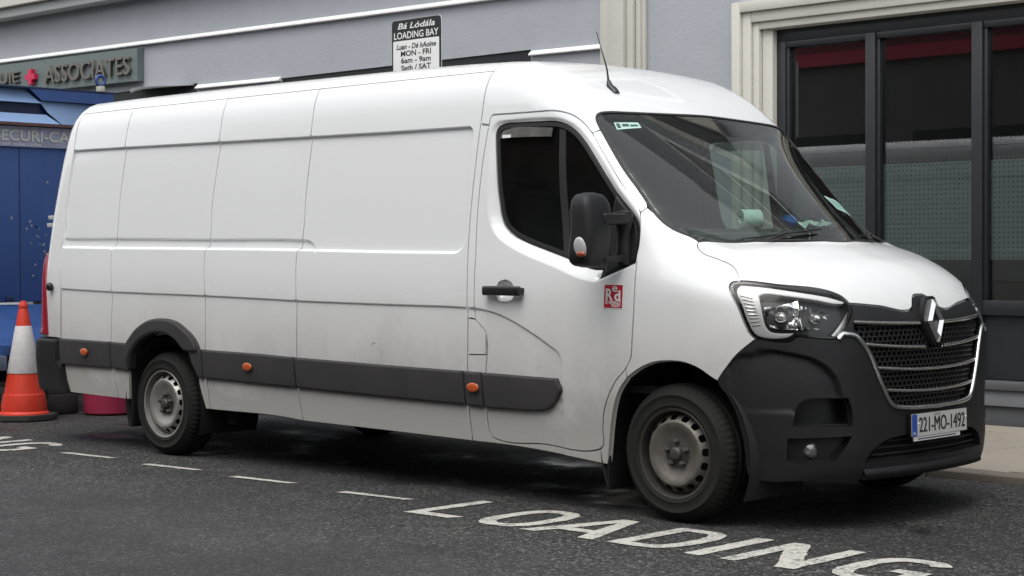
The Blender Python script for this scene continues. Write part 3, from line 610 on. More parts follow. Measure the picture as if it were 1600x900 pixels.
# windscreen: glass, black printed border below it, seal
wb=np.array([[.30,CY,1.372],[.24,.75,1.372],[.16,.5,1.372],[.08,.3,1.374]]); wh=WSP.to2(np.vstack([wb,WS[:18],[[-.587,CY,2.086]]])); wmir=wh.copy(); wmir[:,0]*=-1; WSL=np.vstack([wh,wmir[::-1][1:-1]]); wsr=resample(WSL,.02)
patch(MD(),WSP,WSL,off=.003,h=.06,gap=.004,fl=0).obj('windscreen',GLASS,VAN)
inn=inset(wsr,.034); vb=lambda u: -.548+.204*(np.abs(u)/.85)**2; inn[:,1]=np.maximum(inn[:,1],vb(inn[:,0])+.075)
patch(MD(),WSP,WSL,holes=[inn],off=.008,h=.04,gap=.004,fl=0).obj('windscreen_border',GLOSSB,VAN)
patch(MD(),WSP,inset(wsr,-.006),holes=[inset(wsr,.008)],off=-.001,h=.04,gap=0,fl=.012,lip=0).obj('windscreen_seal',RUBBER,VAN)
# lamps
def near_lamp():
    root=patch(MD(),NOSE,HL,off=.045,h=.03,gap=-.012,fl=0,step=.012).obj('headlamp_housing',BLACK,VAN)
    ring=inset(resample(NOSE.to2(HL),.012),.016)
    patch(MD(),NOSE,HL,holes=[ring],off=.004,h=.02,gap=.003,fl=.04,lip=0,step=.012).obj('lamp_rim',GLOSSB,root)
    patch(MD(),NOSE,B['drl'],off=.007,h=.015,gap=0,fl=.02,lip=0,step=.01,pillow=(.005,.010)).obj('daytime_lamp',DRLM,root)
    dq=NOSE.to2(B['drl'])
    md=MD()
    for f in np.linspace(.12,.88,9):      # ribs across the upright of the daytime lamp
        a=dq[0]*(1-f)+dq[18]*f; b=dq[10]*(1-f)+dq[12]*f; seg=NOSE.hit(np.linspace(a+(b-a)*.05,a+(b-a)*.62,6),.004); nn=NOSE.nrm(seg); sweep(md,seg,nn,[(-.0022,-.004),(.0022,-.004),(.0022,.002),(-.0022,.002)])
    md.obj('lamp_rib',SATIN,root)
    patch(MD(),NOSE,B['drl2'],off=.018,h=.02,gap=0,fl=.015,lip=0,step=.01).obj('lamp_bezel',SATIN,root)
    for key,cx,r in (('reflA',.46,.062),('reflB',.52,.066)):
        q=NOSE.to2(B[key]); c=q.mean(0)
        def dish(w,c=c,r=r): d=np.sqrt(((w[:,0]-c[0])/(r*1.2))**2+((w[:,1]-c[1]+.01)/r)**2); return .045*np.clip(1-d*d,0,1)+.003*np.sin(w[:,0]*160)
        patch(MD(),NOSE,B[key],off=.014,h=.01,gap=.001,fl=.012,lip=0,offf=dish,step=.01).obj('reflector',CHROME,root)
        P0=NOSE.hit(c[None],.03)[0]; bm=bmesh.new(); bmesh.ops.create_uvsphere(bm,u_segments=20,v_segments=12,radius=.026,matrix=Matrix.Translation(Vector(P0))@Matrix.Rotation(math.radians(90),4,'Y')@Matrix.Diagonal((1,1,1.3,1))); bm_obj(bm,'bulb_shield',SATIN,root,True)
    patch(MD(),NOSE,HL,off=.001,h=.04,gap=.007,fl=0,step=.015).obj('lamp_lens',LENS,root)
    return root
mirror(near_lamp(),VAN)
# bumper
GL=B['grille_l']; BB=np.vstack([B['bump_bot'],[[.85,CY,.252]]])
nbp=np.vstack([BB[::-1],ARCH[15:10:-1],B['bump'][1:],HL[[13,12,11,10,9]],GL[1:],[[.867,CY,.563]]]); n2=NOSE.to2(nbp); nm=n2.copy(); nm[:,0]*=-1
LG=np.vstack([[[.868,CY,.440]],B['lowgrille'][::-1],B['lowgrille_b'][1:],[[.86,CY,.328]]]); lg=NOSE.to2(LG); lgm=lg.copy(); lgm[:,0]*=-1; LGP=np.vstack([lg,lgm[::-1][1:-1]])
INT=NOSE.to2(B['intake']); FOG=NOSE.to2(B['fog']); mi=lambda q: np.stack([-q[:,0],q[:,1]],-1)[::-1]
SC=NOSE.to2(B['scoop'])
def scoop(q):
    q=np.stack([np.abs(q[:,0]),q[:,1]],-1); d,_=near(q,SC,False); pl=np.vstack([SC,[[SC[-1,0]-.01,.60],[SC[-1,0]+.02,.56],[SC[0,0]+.12,.56],[SC[0,0]+.16,.83]]]); dd,i=near(q,pl); w=sst(dd/.02)*np.exp(-d/.13)*sst((.93-q[:,1])/.05)
    return np.where(i,.034*w,0)
scr=[(SC,[-.03,-.022,-.015,-.01,-.005,0,.005,.01,.015,.022,.03],.015),(SC*[-1,1],[-.03,-.022,-.015,-.01,-.005,0,.005,.01,.015,.022,.03],.015)]
patch(MD(),NOSE,np.vstack([n2,nm[::-1][1:-1]]),holes=[LGP,INT,mi(INT),FOG,mi(FOG)],h=.022,fl=.03,offf=scoop,rows=scr,gap=.002).obj('front_bumper',PLASTIC,VAN)
def pocket(poly,depth,name,mat):
    md=MD(); patch(md,NOSE,poly,off=depth,h=.03,gap=-.004,fl=0,sm=True); r=resample(NOSE.to2(poly),.015); a=NOSE.hit(r,.0); b=NOSE.hit(r,depth); n=len(r); c=a.mean(0); md.add(np.vstack([a,b]),[(i,(i+1)%n,n+(i+1)%n,n+i) for i in range(n)],np.vstack([c-a,c-a])); return md.obj(name,mat,VAN)
o=pocket(INT,.11,'air_intake',BLACK); mirror(o,VAN)
o=pocket(FOG,.040,'fog_lamp_pocket',PLASTIC)
fp=B['foglamp'][0]; fn=Vector((.965,-.26,0)).normalized(); Mf=frame(Vector(fp)-fn*.028,fn.cross(Vector((0,0,1)))*-1,(0,0,1))
lathe('fog_lamp',[(0,.012),(.022,.011),(.036,.006),(.042,-.002),(.044,-.03)],Mf,simple('fog_lens',(.30,.30,.30),.12,metal=.7,coat=.6),o,28); mirror(o,VAN)
LI=pocket(LGP,.07,'lower_intake',LINER)
for zz in (.352,.385,.415):
    q=np.stack([np.linspace(-.42,.42,160),np.full(160,zz)],-1); d,ins=near(q,resample(LGP,.02)); q=q[ins&(d>.006)]
    if len(q)>4: P=NOSE.hit(q[::4],.03); sweep(MD(),P,NOSE.nrm(P),[(-.005,-.01),(.005,-.01),(.005,.005),(-.005,.005)]).obj('intake_slat',PLASTIC,LI)
# bumper lip under the lower intake
yy=np.linspace(.49,2*CY-.49,40); lp=NOSE.hit(NOSE.to2(np.stack([np.full(40,.8),yy,np.full(40,.285)],-1)),0.); lp[:,2]=.268
sweep(MD(),lp,np.tile([.95,0,.1],(40,1)),[(-.030,-.05),(.030,-.05),(.030,.0),(.02,.005),(-.02,.008),(-.030,.002)]).obj('bumper_lip',PLASTIC,VAN)
# grille: black upper panel, recess, fine mesh, chrome bars and surround
B1=B['bar1']; hedge=HOODP.hit(resample(HOODP.to2(np.vstack([HF[4:6],NT])),.02,closed=False)); hedge[1:,2]-=.004; up_=np.vstack([hedge[::-1],HL[[7,8,9]],GL[1:3],B1[:1],[[.838,.94,.984],[.842,CY,.982]]]); u2_=NOSE.to2(up_); um=u2_.copy(); um[:,0]*=-1
patch(MD(),NOSE,np.vstack([u2_,um[::-1][1:-1]]),h=.03,fl=.03,gap=.003,sm=False).obj('grille_upper_panel',PLASTIC,VAN)
go=np.vstack([[[.842,CY,.982],[.838,.94,.984]],B1[:1],GL[2:],[[.867,CY,.563]]]); g_=NOSE.to2(go); gm=g_.copy(); gm[:,0]*=-1; GRP=np.vstack([g_,gm[::-1][1:-1]])
GR=pocket(GRP,.055,'grille',BLACK)
gr=resample(GRP,.015)
md=MD(); md2=MD()
zl=np.arange(.578,.985,.0245)
for i,z in enumerate(zl):
    t=np.linspace(-1.0,1.0,420); q=np.stack([t,np.full(420,z)],-1); d,ins=near(q,gr); seg=q[ins&(d>.004)]
    if len(seg)>4:
        P=NOSE.hit(seg[::4],.026); sweep(md,P,NOSE.nrm(P),[(-.003,-.012),(.003,-.012),(.003,.006),(-.003,.006)])
    # cell walls, half a cell over from the row below
    P=NOSE.hit(np.stack([np.linspace(-.75,.75,200),np.full(200,z+.012)],-1),.026); s_=np.r_[0,np.cumsum(np.linalg.norm(np.diff(P,axis=0),axis=1))]
    for s0 in np.arange((.5 if i%2 else 0)*.036,s_[-1],.036):
        u=np.interp(s0,s_,np.linspace(-.75,.75,200)); q=np.array([[u,z],[u,z+.0245]]); d,ins=near(q,gr)
        if ins.all() and (d>.004).all(): Pw=NOSE.hit(q,.026); sweep(md2,Pw,NOSE.nrm(Pw),[(-.0035,-.012),(.0035,-.012),(.0035,.005),(-.0035,.005)])
o=md.obj('grille_mesh',BLACK,GR); o['kind']='stuff'; o=md2.obj('grille_mesh',LINER,GR); o['kind']='stuff'
def chrome_bar(a,b,split,mat,hw=.008):
    y0=a[1]; y1=CY-split
    for s in (1,-1):
        y=np.linspace(y0,y1,24); z=b[2]+(a[2]-b[2])*((CY-y)/(CY-a[1]))**2
        Y=y if s>0 else 2*CY-y; q=NOSE.to2(np.stack([np.full(24,.84),Y,z],-1))
        # aim the chart at the wanted y
        for _ in range(3): P=NOSE.hit(q,.004); q[:,0]-=(Y-P[:,1])*.75
        P=NOSE.hit(q,.004); sweep(MD(),P,NOSE.nrm(P),[(-hw,-.006),(hw,-.006),(hw,.001),(hw*.5,.007),(-hw*.5,.007),(-hw,.001)]).obj('chrome_bar',mat,GR)
chrome_bar(B['bar1'][0],B['bar1'][1],.105,SATIN,.011); chrome_bar(B['bar2'][0],B['bar2'][1],.085,SATIN,.009)
chrome_bar(B['bar3'][0],B['bar3'][1],0,SATIN,.009); chrome_bar(B['bar4'][0],B['bar4'][1],0,SATIN,.009)
su=np.vstack([GL,[[.867,CY,.563]]]); s2_=NOSE.to2(su); s2m=s2_.copy(); s2m[:,0]*=-1; sq=resample(np.vstack([s2_,s2m[::-1][1:]]),.015,closed=False); P=NOSE.hit(sq,-.001)
sweep(MD(),P,NOSE.nrm(P),[(-.015,-.01),(.015,-.01),(.015,.002),(.008,.010),(-.008,.010),(-.015,.002)]).obj('grille_surround',simple('bright_chrome',(.66,.66,.66),.22,metal=1),GR)
# badge: a folded diamond ring on a black shield
LM=frame((.838,CY,.985),(0,1,0),(-.13,0,1)); badge=empty('badge',(.838-VAN.location.x,0,.985)); badge.parent=VAN
bo=bmesh.new(); add_prism(bo,[(-.045,.135),(.045,.135),(.112,.02),(.105,-.02),(.035,-.135),(-.035,-.135),(-.105,-.02),(-.112,.02)],frame((.815,CY,.985),(0,1,0),(-.13,0,1))@Matrix.Diagonal((.86,.90,1,1)),.036); bmesh.ops.bevel(bo,geom=[e for e in bo.edges],offset=.006,segments=2,affect='EDGES')
bm_obj(bo,'badge_shield',PLASTIC,badge,True)
bb=bmesh.new()
O=[(-.014,.118),(.014,.118),(.086,0),(.014,-.118),(-.014,-.118),(-.086,0)]; I=[(-.003,.062),(.003,.062),(.040,0),(.003,-.062),(-.003,-.062),(-.040,0)]
def v3(p,h): return bb.verts.new(LM@Vector((p[0]*.86,p[1]*.90,h)))
n6=6; ob_=[v3(p,.012) for p in O]; oc=[v3(p,.026) for p in O]; ic=[v3(p,.026) for p in I]; ib=[v3(p,.012) for p in I]; mid=[v3(((p[0]+q[0])/2,(p[1]+q[1])/2),.040) for p,q in zip(O,I)]
for i in range(n6):
    j=(i+1)%n6; bb.faces.new((ob_[i],ob_[j],oc[j],oc[i])); bb.faces.new((oc[i],oc[j],mid[j],mid[i])); bb.faces.new((mid[i],mid[j],ic[j],ic[i])); bb.faces.new((ic[i],ic[j],ib[j],ib[i]))
bm_obj(bb,'badge_diamond',CHROME,badge)
# number plate
pz=.4835; PL=empty('number_plate',(.880-VAN.location.x,0,pz)); PL.parent=VAN
PM=frame((.884,CY,pz),(0,1,0),(-.02,0,1))
def flat(name,x0,x1,z0,z1,h,mat,parent,M,r=.004,t=.002):
    bm=bmesh.new(); c=[]
    for cx,cz,a0 in ((x1-r,z1-r,0),(x0+r,z1-r,90),(x0+r,z0+r,180),(x1-r,z0+r,270)):
        for k in range(5): a=math.radians(a0+k*22.5); c.append((cx+r*math.cos(a),cz+r*math.sin(a)))
    add_prism(bm,c,M@Matrix.Translation((0,0,h)),t); return bm_obj(bm,name,mat,parent)
PLW=simple('plate_white',(.50,.50,.49),.35,var=.06)
flat('plate_holder',-.24,.20,-.078,-.05,-.004,WHITE,PL,PM); flat('plate_base',-.26,.26,-.056,.056,-.012,BLACK,PL,PM,t=.012)
flat('plate_face',-.26,.26,-.055,.055,0.0005,PLW,PL,PM); flat('plate_blue_band',-.258,-.212,-.053,.053,.0026,simple('plate_blue',(.02,.07,.36),.4),PL,PM,t=.0008)
text('registration','221-MO-1492',PM@Matrix.Translation((-.192,-.036,.0032)),.104,INK,PL,width=.432,thick=.0022)
text('county_name','MAIGH EO',PM@Matrix.Translation((-.02,.040,.0032)),.013,INK,PL,align='CENTER')
text('country_code','IRL',PM@Matrix.Translation((-.235,-.045,.0036)),.020,WHITE,PL,align='CENTER')
flat('holder_lettering',-.20,.16,-.0715,-.0665,-.0018,INK,PL,PM,r=.001,t=.0008)
for y in (-.2,.248):
    bm=bmesh.new(); bmesh.ops.create_uvsphere(bm,u_segments=10,v_segments=6,radius=.005,matrix=PM@Matrix.Translation((y,.006 if y<0 else .012,.003))); bm_obj(bm,'plate_screw',WHITE,PL,True)
# side mouldings
TT=XZ('trim_top'); TB=XZ('trim_bot'); TN=XZ('trim_nose')
def mould(a,b,ga=.008):
    t=cutx(TT,a+ga,b-ga); d=cutx(TB,a+ga,b-ga); d[0,0]+=.008; d[-1,0]+=.008; return np.vstack([t,d[::-1]])
MOULD=dict(off=-.024,h=.05,gap=0,fl=.04,lip=0,pillow=(.010,.014),sm=False)
for a,b in ((-5.55,-4.885),(-3.835,-2.895),(-2.895,-1.432),(-1.432,-1.292)): both(patch(MD(),SIDE,mould(a,b),**MOULD),'side_moulding',TRIM)
t=cutx(TT,-1.286,-.74); d=cutx(TB,-1.276,-.95); both(patch(MD(),SIDE,np.vstack([t,TN[1:-1]*[1,1],d[::-1]]),**{**MOULD,'sm':True}),'side_moulding',TRIM)
AO=XZ('rearc_out'); tl=np.vstack([[-4.878,np.interp(-4.878,TT[:,0],TT[:,1])],AO[:1],AIN[2:3]+[-.01,0],AIN[:1],[[-4.868,np.interp(-4.868,TB[:,0],TB[:,1])]]])
both(patch(MD(),SIDE,tl,**MOULD),'side_moulding',TRIM)
tr=np.vstack([[[-3.985,.724],[-3.843,.721],[-3.835,np.interp(-3.84,TB[:,0],TB[:,1])]],AIN[-1:],AIN[9:8:-1]])
both(patch(MD(),SIDE,tr,**MOULD),'side_moulding',TRIM)
both(patch(MD(),SIDE,np.vstack([AO[:11],AO[11:],AIN[8:0:-1],AIN[:1]]),off=-.040,h=.03,gap=0,fl=.065,lip=0,pillow=(.014,.020)),'arch_flare',TRIM)
for k in ('mark1','mark2','mark3'):
    c=B[k][0]; bm=bmesh.new(); bmesh.ops.create_uvsphere(bm,u_segments=24,v_segments=14,radius=1,matrix=Matrix.Translation((c[0],-.024,c[2]))@Matrix.Diagonal((.046,.008,.026,1))); o=bm_obj(bm,'marker_lamp',ORANGE,VAN,True); mirror(o,VAN)
# scrape low on the long panel
for pl in ([(-2.205,.800),(-2.190,.812),(-2.165,.816),(-2.167,.820),(-2.193,.818),(-2.209,.803)],[(-2.120,.775),(-2.116,.748),(-2.110,.746),(-2.114,.777)],[(-2.14,.838),(-2.132,.85),(-2.128,.848),(-2.136,.836)]): patch(MD(),SIDE,np.array(pl),off=-.0006,h=.02,gap=0,fl=0,step=.01).obj('scrape_mark',simple('bare_scrape',(.30,.29,.28),.6),VAN)
# rear bumper
ra=TAILP.to2(B['rbump_r'].copy()+0); q=np.vstack([[ra[0,0],.738],ra[1:],[[ra[-1,0],.355]]]); qm=q.copy(); qm[:,0]*=-1
patch(MD(),TAILP,np.vstack([q,qm[::-1]]),off=-.026,h=.04,gap=.002,fl=.05,lip=0,pillow=(.018,.03),sm=False).obj('rear_bumper',PLASTIC,VAN)
# tail lamp, latch, hinge
qa=[(1.075,1.10),(1.02,1.35),(.99,1.10),(.955,.76),(1.115,.76),(1.10,.95)]
o=patch(MD(),TAILP,np.array(qa),off=-.02,h=.03,gap=0,fl=.03,lip=0,pillow=(.012,.02)).obj('tail_lamp',REDL,VAN)
patch(MD(),TAILP,np.array([(1.0,1.15),(.94,1.15),(.90,.88),(.97,.86)]),off=-.028,h=.03,gap=0,fl=.03,lip=0,pillow=(.012,.02)).obj('reversing_lamp',GREYL,o); mirror(o,VAN)
bm=bmesh.new(); bmesh.ops.create_uvsphere(bm,u_segments=16,v_segments=10,radius=.028,matrix=Matrix.Translation((-5.655,-.004,1.105))@Matrix.Diagonal((1,.9,1.1,1))); bm_obj(bm,'door_stop',BLACK,VAN,True)
for z in (1.545,1.60): hp=TAILP.hit(np.array([[1.0,z]]),-.008)[0]; box('door_hinge',hp[0]-.045,hp[0]+.02,hp[1]-.02,hp[1]+.02,z-.015,z+.015,GREYL,VAN,.004)
# wheels
def disc_profile(): return hermite([.028,.045,.070,.085,.110,.140,.155,.165,.180,.197],[.018,.018,.018,.016,.006,-.008,-.011,-.004,.014,.030])
def make_wheel(cx,cz,rimmat,name='wheel'):
    yc=.055; W=empty(name,(cx-VAN.location.x,yc-CY,cz)); W.parent=VAN
    M=frame((cx,yc,cz),(1,0,0),(0,0,1))          # local z points out of the van (towards -y)
    R=.345; bm=bmesh.new(); NS=192
    prof=[(.208,.004),(.222,.012),(.236,.016),(.240,.0185),(.244,.016),(.262,.018),(.284,.0165),(.287,.0195),(.292,.0185),(.295,.014),(.312,.004),(.322,-.004),(.331,-.014),(.338,-.026)]
    for y in (-.052,-.060,-.066,-.092,-.099,-.105,-.131,-.138,-.144): prof.append((R if y in(-.052,-.066,-.092,-.105,-.131,-.144) else R-.008,y))
    prof+=[(.338,-.178),(.322,-.2),(.29,-.214),(.25,-.214),(.21,-.2)]
    add_lathe(bm,prof,M,NS)
    bm.verts.ensure_lookup_table()
    for ri in range(11,15):                        # tread blocks on the shoulder
        for k in range(NS):
            if k%3==0: v=bm.verts[ri*NS+k]; d=(v.co-Vector((cx,v.co.y,cz))); v.co-=d.normalized()*.006
    for k in range(NS):                          # flat where it stands on the road
        for ri in range(len(prof)):
            v=bm.verts[ri*NS+k]
            if v.co.z<.003: dz=.003-v.co.z; v.co.z=.003; v.co.y-=dz*.25*(1 if ri<14 else 0)
    bm_obj(bm,'tyre',TYRE,W,True,math.radians(60))
    lathe('rim',[(.222,.006),(.2255,.010),(.222,.014),(.212,.010),(.208,-.004),(.204,-.02),(.201,-.05),(.198,-.07),(.188,-.14),(.215,-.19)],M,rimmat if cx<-1 else simple('rim_blackened',(.055,.05,.046),.5,metal=.5,var=.3,scale=16),W,96)
    f=disc_profile(); md=MD(); a=np.linspace(0,2*math.pi,97)[:-1]; out=np.stack([.198*np.cos(a),.198*np.sin(a)],-1); hl=[]
    for k in range(16):
        t=2*math.pi*k/16+.1; e=[]
        for i in range(14):
            q=2*math.pi*i/14; r=.1775+.0115*np.sign(math.cos(q))*abs(math.cos(q))**.6; w=.0195*np.sign(math.sin(q))*abs(math.sin(q))**.6/.1775; e.append((r*math.cos(t+w),r*math.sin(t+w)))
        hl.append(np.array(e))
    cen=np.stack([.028*np.cos(a[::4]),.028*np.sin(a[::4])],-1); rings=[out,cen]+hl; pts=[]
    for r in (.036,.045,.055,.065,.072,.08,.09,.10,.11,.12,.13,.14,.148,.155,.160,.194): k=max(24,int(r*520)); b=np.linspace(0,2*math.pi,k+1)[:-1]; pts.append(np.stack([r*np.cos(b),r*np.sin(b)],-1))
    allp=np.vstack(rings+pts); ed=[]; k=0
    for r in rings: ed+=[(k+i,k+(i+1)%len(r)) for i in range(len(r))]; k+=len(r)
    vo,_,fo,_,_,_=delaunay_2d_cdt([Vector(q) for q in allp.tolist()],ed,[],0,1e-7); vo=np.array([(v[0],v[1]) for v in vo]); fo=np.array([t for t in fo if len(t)==3]); ce=vo[fo].mean(1); ok=np.hypot(ce[:,0],ce[:,1])>.028
    for r in hl: _,i=near(ce,r); ok&=~i
    rr=np.hypot(vo[:,0],vo[:,1]); dep=-f(rr); sl_=-(f(rr+1e-3)-f(rr-1e-3))/2e-3; Nl=np.stack([-sl_*vo[:,0]/rr,-sl_*vo[:,1]/rr,np.ones(len(rr))],-1); M3=np.array(M.to_3x3()); Vw=np.stack([vo[:,0],vo[:,1],dep],-1)@M3.T+np.array([cx,yc,cz]); md.add(Vw,fo[ok],Nl@M3.T); md.obj('wheel_disc',rimmat,W)
    lathe('hub',[(0,.014),(.022,.014),(.030,.010),(.034,.002),(.034,-.010),(.048,-.014),(.075,-.017),(.080,-.024)],M,HUB,W,30)
    for k in range(5):
        t=2*math.pi*k/5+.35; Mb=M@Matrix.Translation((.060*math.cos(t),.060*math.sin(t),-.020)); bm=bmesh.new(); add_lathe(bm,[(.015,0),(.015,.016),(.012,.019),(.012,.030),(.008,.034),(0,.035)],Mb,6); bm_obj(bm,'wheel_bolt',HUB,W,True)
    lathe('brake_drum',[(0,-.085),(.16,-.085),(.17,-.10),(.17,-.2)],M,LINER,W,40)
    return W
def mir_wheel(w):
    c=w.copy(); COL.objects.link(c); c.parent=VAN; c.location.y=-w.location.y; c.scale=(1,-1,1)
    for ch in w.children: k=ch.copy(); COL.objects.link(k); k.parent=c
for cx,m in ((0,RIMF),(-4.332,RIMR)): mir_wheel(make_wheel(cx,.342,m))
# wheel wells, mud flaps, underside
for cx,r in ((.0,.47),(-4.325,.43)):
    bm=bmesh.new(); n=40; ring=[]
    for y in (.03,.50):
        ring.append([bm.verts.new((cx+r*math.cos(math.radians(-25+230*k/n)),y,.345+r*math.sin(math.radians(-25+230*k/n)))) for k in range(n+1)])
    for k in range(n): bm.faces.new((ring[0][k],ring[0][k+1],ring[1][k+1],ring[1][k]))
    bm.faces.new(ring[1]); o=bm_obj(bm,'wheel_well',LINER,VAN,True); mirror(o,VAN)
o=box('mud_flap',-.445,-.425,.045,.29,.125,.60,PLASTIC,VAN,.004); mirror(o,VAN)
o=box('mud_flap',-4.722,-4.704,.05,.26,.17,.56,PLASTIC,VAN,.004); mirror(o,VAN)
box('underside',-5.75,-4.85,.08,2*CY-.08,.40,.44,LINER,VAN); box('underside',-3.80,-.50,.07,2*CY-.07,.33,.37,LINER,VAN); box('underside',-4.86,-3.79,.50,2*CY-.50,.42,.46,LINER,VAN); box('underside',-.52,.50,.50,2*CY-.50,.30,.34,LINER,VAN); box('underside',.44,.74,.40,2*CY-.40,.262,.30,LINER,VAN)
lathe('rear_axle',[(0,-.80),(.055,-.80),(.055,.80),(0,.80)],Matrix.Translation((-4.332,CY,.34))@Matrix.Rotation(math.pi/2,4,'X'),LINER,VAN,16)
box('jacking_block',-3.80,-3.70,.16,.30,.235,.33,LINER,VAN,.01)
# mirrors
def make_mirror():
    root=empty('wing_mirror',(-.33-VAN.location.x,-.15-CY,1.44)); root.parent=VAN
    bm=bmesh.new(); NZ=40; NA=48; rings=[]
    for i in range(NZ+1):
        t=i/NZ; z=1.258+.372*t; e=1-abs(2*t-1)**6; e=max(e,0)**.5; wy=(.111-.014*t)*(.25+.75*e); wx=(.075-.006*t)*(.25+.75*e); cy=-.172+.012*t; cx=-.375+.02*math.sin(math.pi*t)
        if i in(0,NZ): wy*=.9; wx*=.9
        rings.append([bm.verts.new((cx+wx*np.sign(math.cos(a))*abs(math.cos(a))**.5+(-.035*(math.sin(a)>0)*math.sin(a)*0),cy+wy*np.sign(math.sin(a))*abs(math.sin(a))**.5,z)) for a in [2*math.pi*k/NA for k in range(NA)]])
    for A,C in zip(rings,rings[1:]):
        for k in range(NA): bm.faces.new((A[k],A[(k+1)%NA],C[(k+1)%NA],C[k]))
    bm.faces.new(rings[0][::-1]); bm.faces.new(rings[-1]); bm_obj(bm,'mirror_housing',PLASTIC,root,True,math.radians(55))
    box('mirror_arm',-.345,-.275,-.155,.045,1.470,1.528,PLASTIC,root,.014,3); box('mirror_arm',-.345,-.295,-.13,.045,1.285,1.318,PLASTIC,root,.008,3)
    bm=bmesh.new(); add_lathe(bm,[(0,1.27),(.035,1.27),(.045,1.30),(.038,1.36),(.034,1.42),(.042,1.46),(.05,1.50),(.046,1.535),(0,1.545)],Matrix.Translation((-.325,.045,0)),24); bm_obj(bm,'mirror_pivot',PLASTIC,root,True)
    bm=bmesh.new(); bmesh.ops.create_uvsphere(bm,u_segments=20,v_segments=14,radius=1,matrix=Matrix.Translation((-.340,-.266,1.352))@Matrix.Rotation(.16,4,'X')@Matrix.Diagonal((.040,.016,.058,1))); bm_obj(bm,'indicator_lens',GREYL,root,True)
    bm=bmesh.new(); bmesh.ops.create_uvsphere(bm,u_segments=16,v_segments=10,radius=1,matrix=Matrix.Translation((-.330,-.272,1.325))@Matrix.Diagonal((.030,.0140,.016,1))); bm_obj(bm,'indicator_bulb',simple('amber_bulb',(.28,.06,.02),.3,coat=.4),root,True)
    box('mirror_glass',-.449,-.441,-.225,-.105,1.34,1.545,GLOSSB,root,.003)
    return root
mm=make_mirror(); c=mm.copy(); COL.objects.link(c); c.parent=VAN; c.location.y=-mm.location.y-.07; c.location.x-=.15; c.scale=(1,-1,1)
for ch in mm.children: k=ch.copy(); COL.objects.link(k); k.parent=c
# aerial
tube('aerial',[(-.80,.485,2.222),(-.816,.484,2.324),(-.852,.483,2.425),(-.889,.483,2.527)],[.0075,.0045,.003,.002],BLACK,VAN,8)
bm=bmesh.new(); add_tube(bm,[(-.755,.485,2.180),(-.775,.485,2.205),(-.797,.485,2.225),(-.806,.485,2.262)],[.026,.024,.020,.008],14); bm_obj(bm,'aerial_base',BLACK,VAN,True)
# wipers
for y0,y1,xs in ((.42,.95,.0),(1.25,1.72,.02)):
    t=np.linspace(0,1,8); yv=y0+(y1-y0)*t; q=np.stack([yv-CY,vb(yv-CY)+.03+.055*t],-1); P=WSP.hit(q,-.014); tube('wiper_blade',[tuple(p) for p in P],.0045,BLACK,VAN,6); ua=y0-CY+.1; um_=(y0+y1)/2-CY; P=WSP.hit(np.array([[ua,vb(ua)-.01],[um_,vb(um_)+.058]]),-.018); tube('wiper_arm',[tuple(p) for p in P],.006,BLACK,VAN,6)
# stickers on door and screen
SM=frame((-.227,0,0),(1,0,0),(0,0,1)); rq=XZ('red'); RED=simple('sticker_red',(.44,.012,.032),.4)
x0,x1,z0,z1=rq[:,0].min(),rq[:,0].max(),rq[:,1].min()+.002,rq[:,1].max()-.002
ST=patch(MD(),SIDE,np.array([[x0,z0],[x1,z0],[x1,z1],[x0,z1]]),off=-.0012,h=.05,gap=0,fl=.001,lip=0,sm=False).obj('door_sticker',WHITE,VAN)
patch(MD(),SIDE,np.array([[x0+.004,z0+.004],[x1-.004,z0+.004],[x1-.004,z1-.004],[x0+.004,z1-.004]]),off=-.0020,h=.05,gap=0,fl=0,sm=False).obj('sticker_face',RED,ST)
yS=float(SIDE.hit(np.array([[(x0+x1)/2,(z0+z1)/2]]),-.0032)[0,1])-.0006; sw=x1-x0; sh=z1-z0
TM=lambda fx,fz: frame((x0+sw*fx,yS-(.0004 if fz<.5 else -.0002),z0+sh*fz),(1,0,0),(0,.02,1))
text('sticker_lettering','R',TM(.13,.34),.083,WHITE,ST,bold=.0022,width=sw*.36); text('sticker_lettering','d',TM(.57,.34),.070,WHITE,ST,bold=.0022,width=sw*.31); text('sticker_lettering','e',TM(.46,.695),.060,WHITE,ST,bold=.0006,width=sw*.27)
text('sticker_lettering','By RENAULT',TM(.10,.20),.021,WHITE,ST,bold=.0006,width=sw*.80); text('sticker_lettering','TRUCKS',TM(.40,.07),.021,WHITE,ST,bold=.0006,width=sw*.48)
PG=simple('pale_green_paper',(.42,.62,.56),.6); 
w0=WSP.to2(np.array([[-.594,.283,2.013],[-.563,.443,2.019],[-.535,.436,1.984],[-.556,.269,1.975]])); s_=patch(MD(),WSP,w0,off=.0015,h=.1,gap=0,fl=0,sm=False).obj('screen_sticker',PG,VAN)
for f0,f1,g0,g1 in ((.06,.20,.2,.85),(.28,.55,.35,.75),(.60,.92,.30,.62)):
    bl=lambda f,g: (w0[3]*(1-f)+w0[2]*f)*(1-g)+(w0[0]*(1-f)+w0[1]*f)*g
    patch(MD(),WSP,np.array([bl(f0,g0),bl(f1,g0),bl(f1,g1),bl(f0,g1)]),off=.0008,h=.1,gap=0,fl=0,sm=False).obj('sticker_print',simple('sticker_ink',(.05,.09,.08),.6),s_)
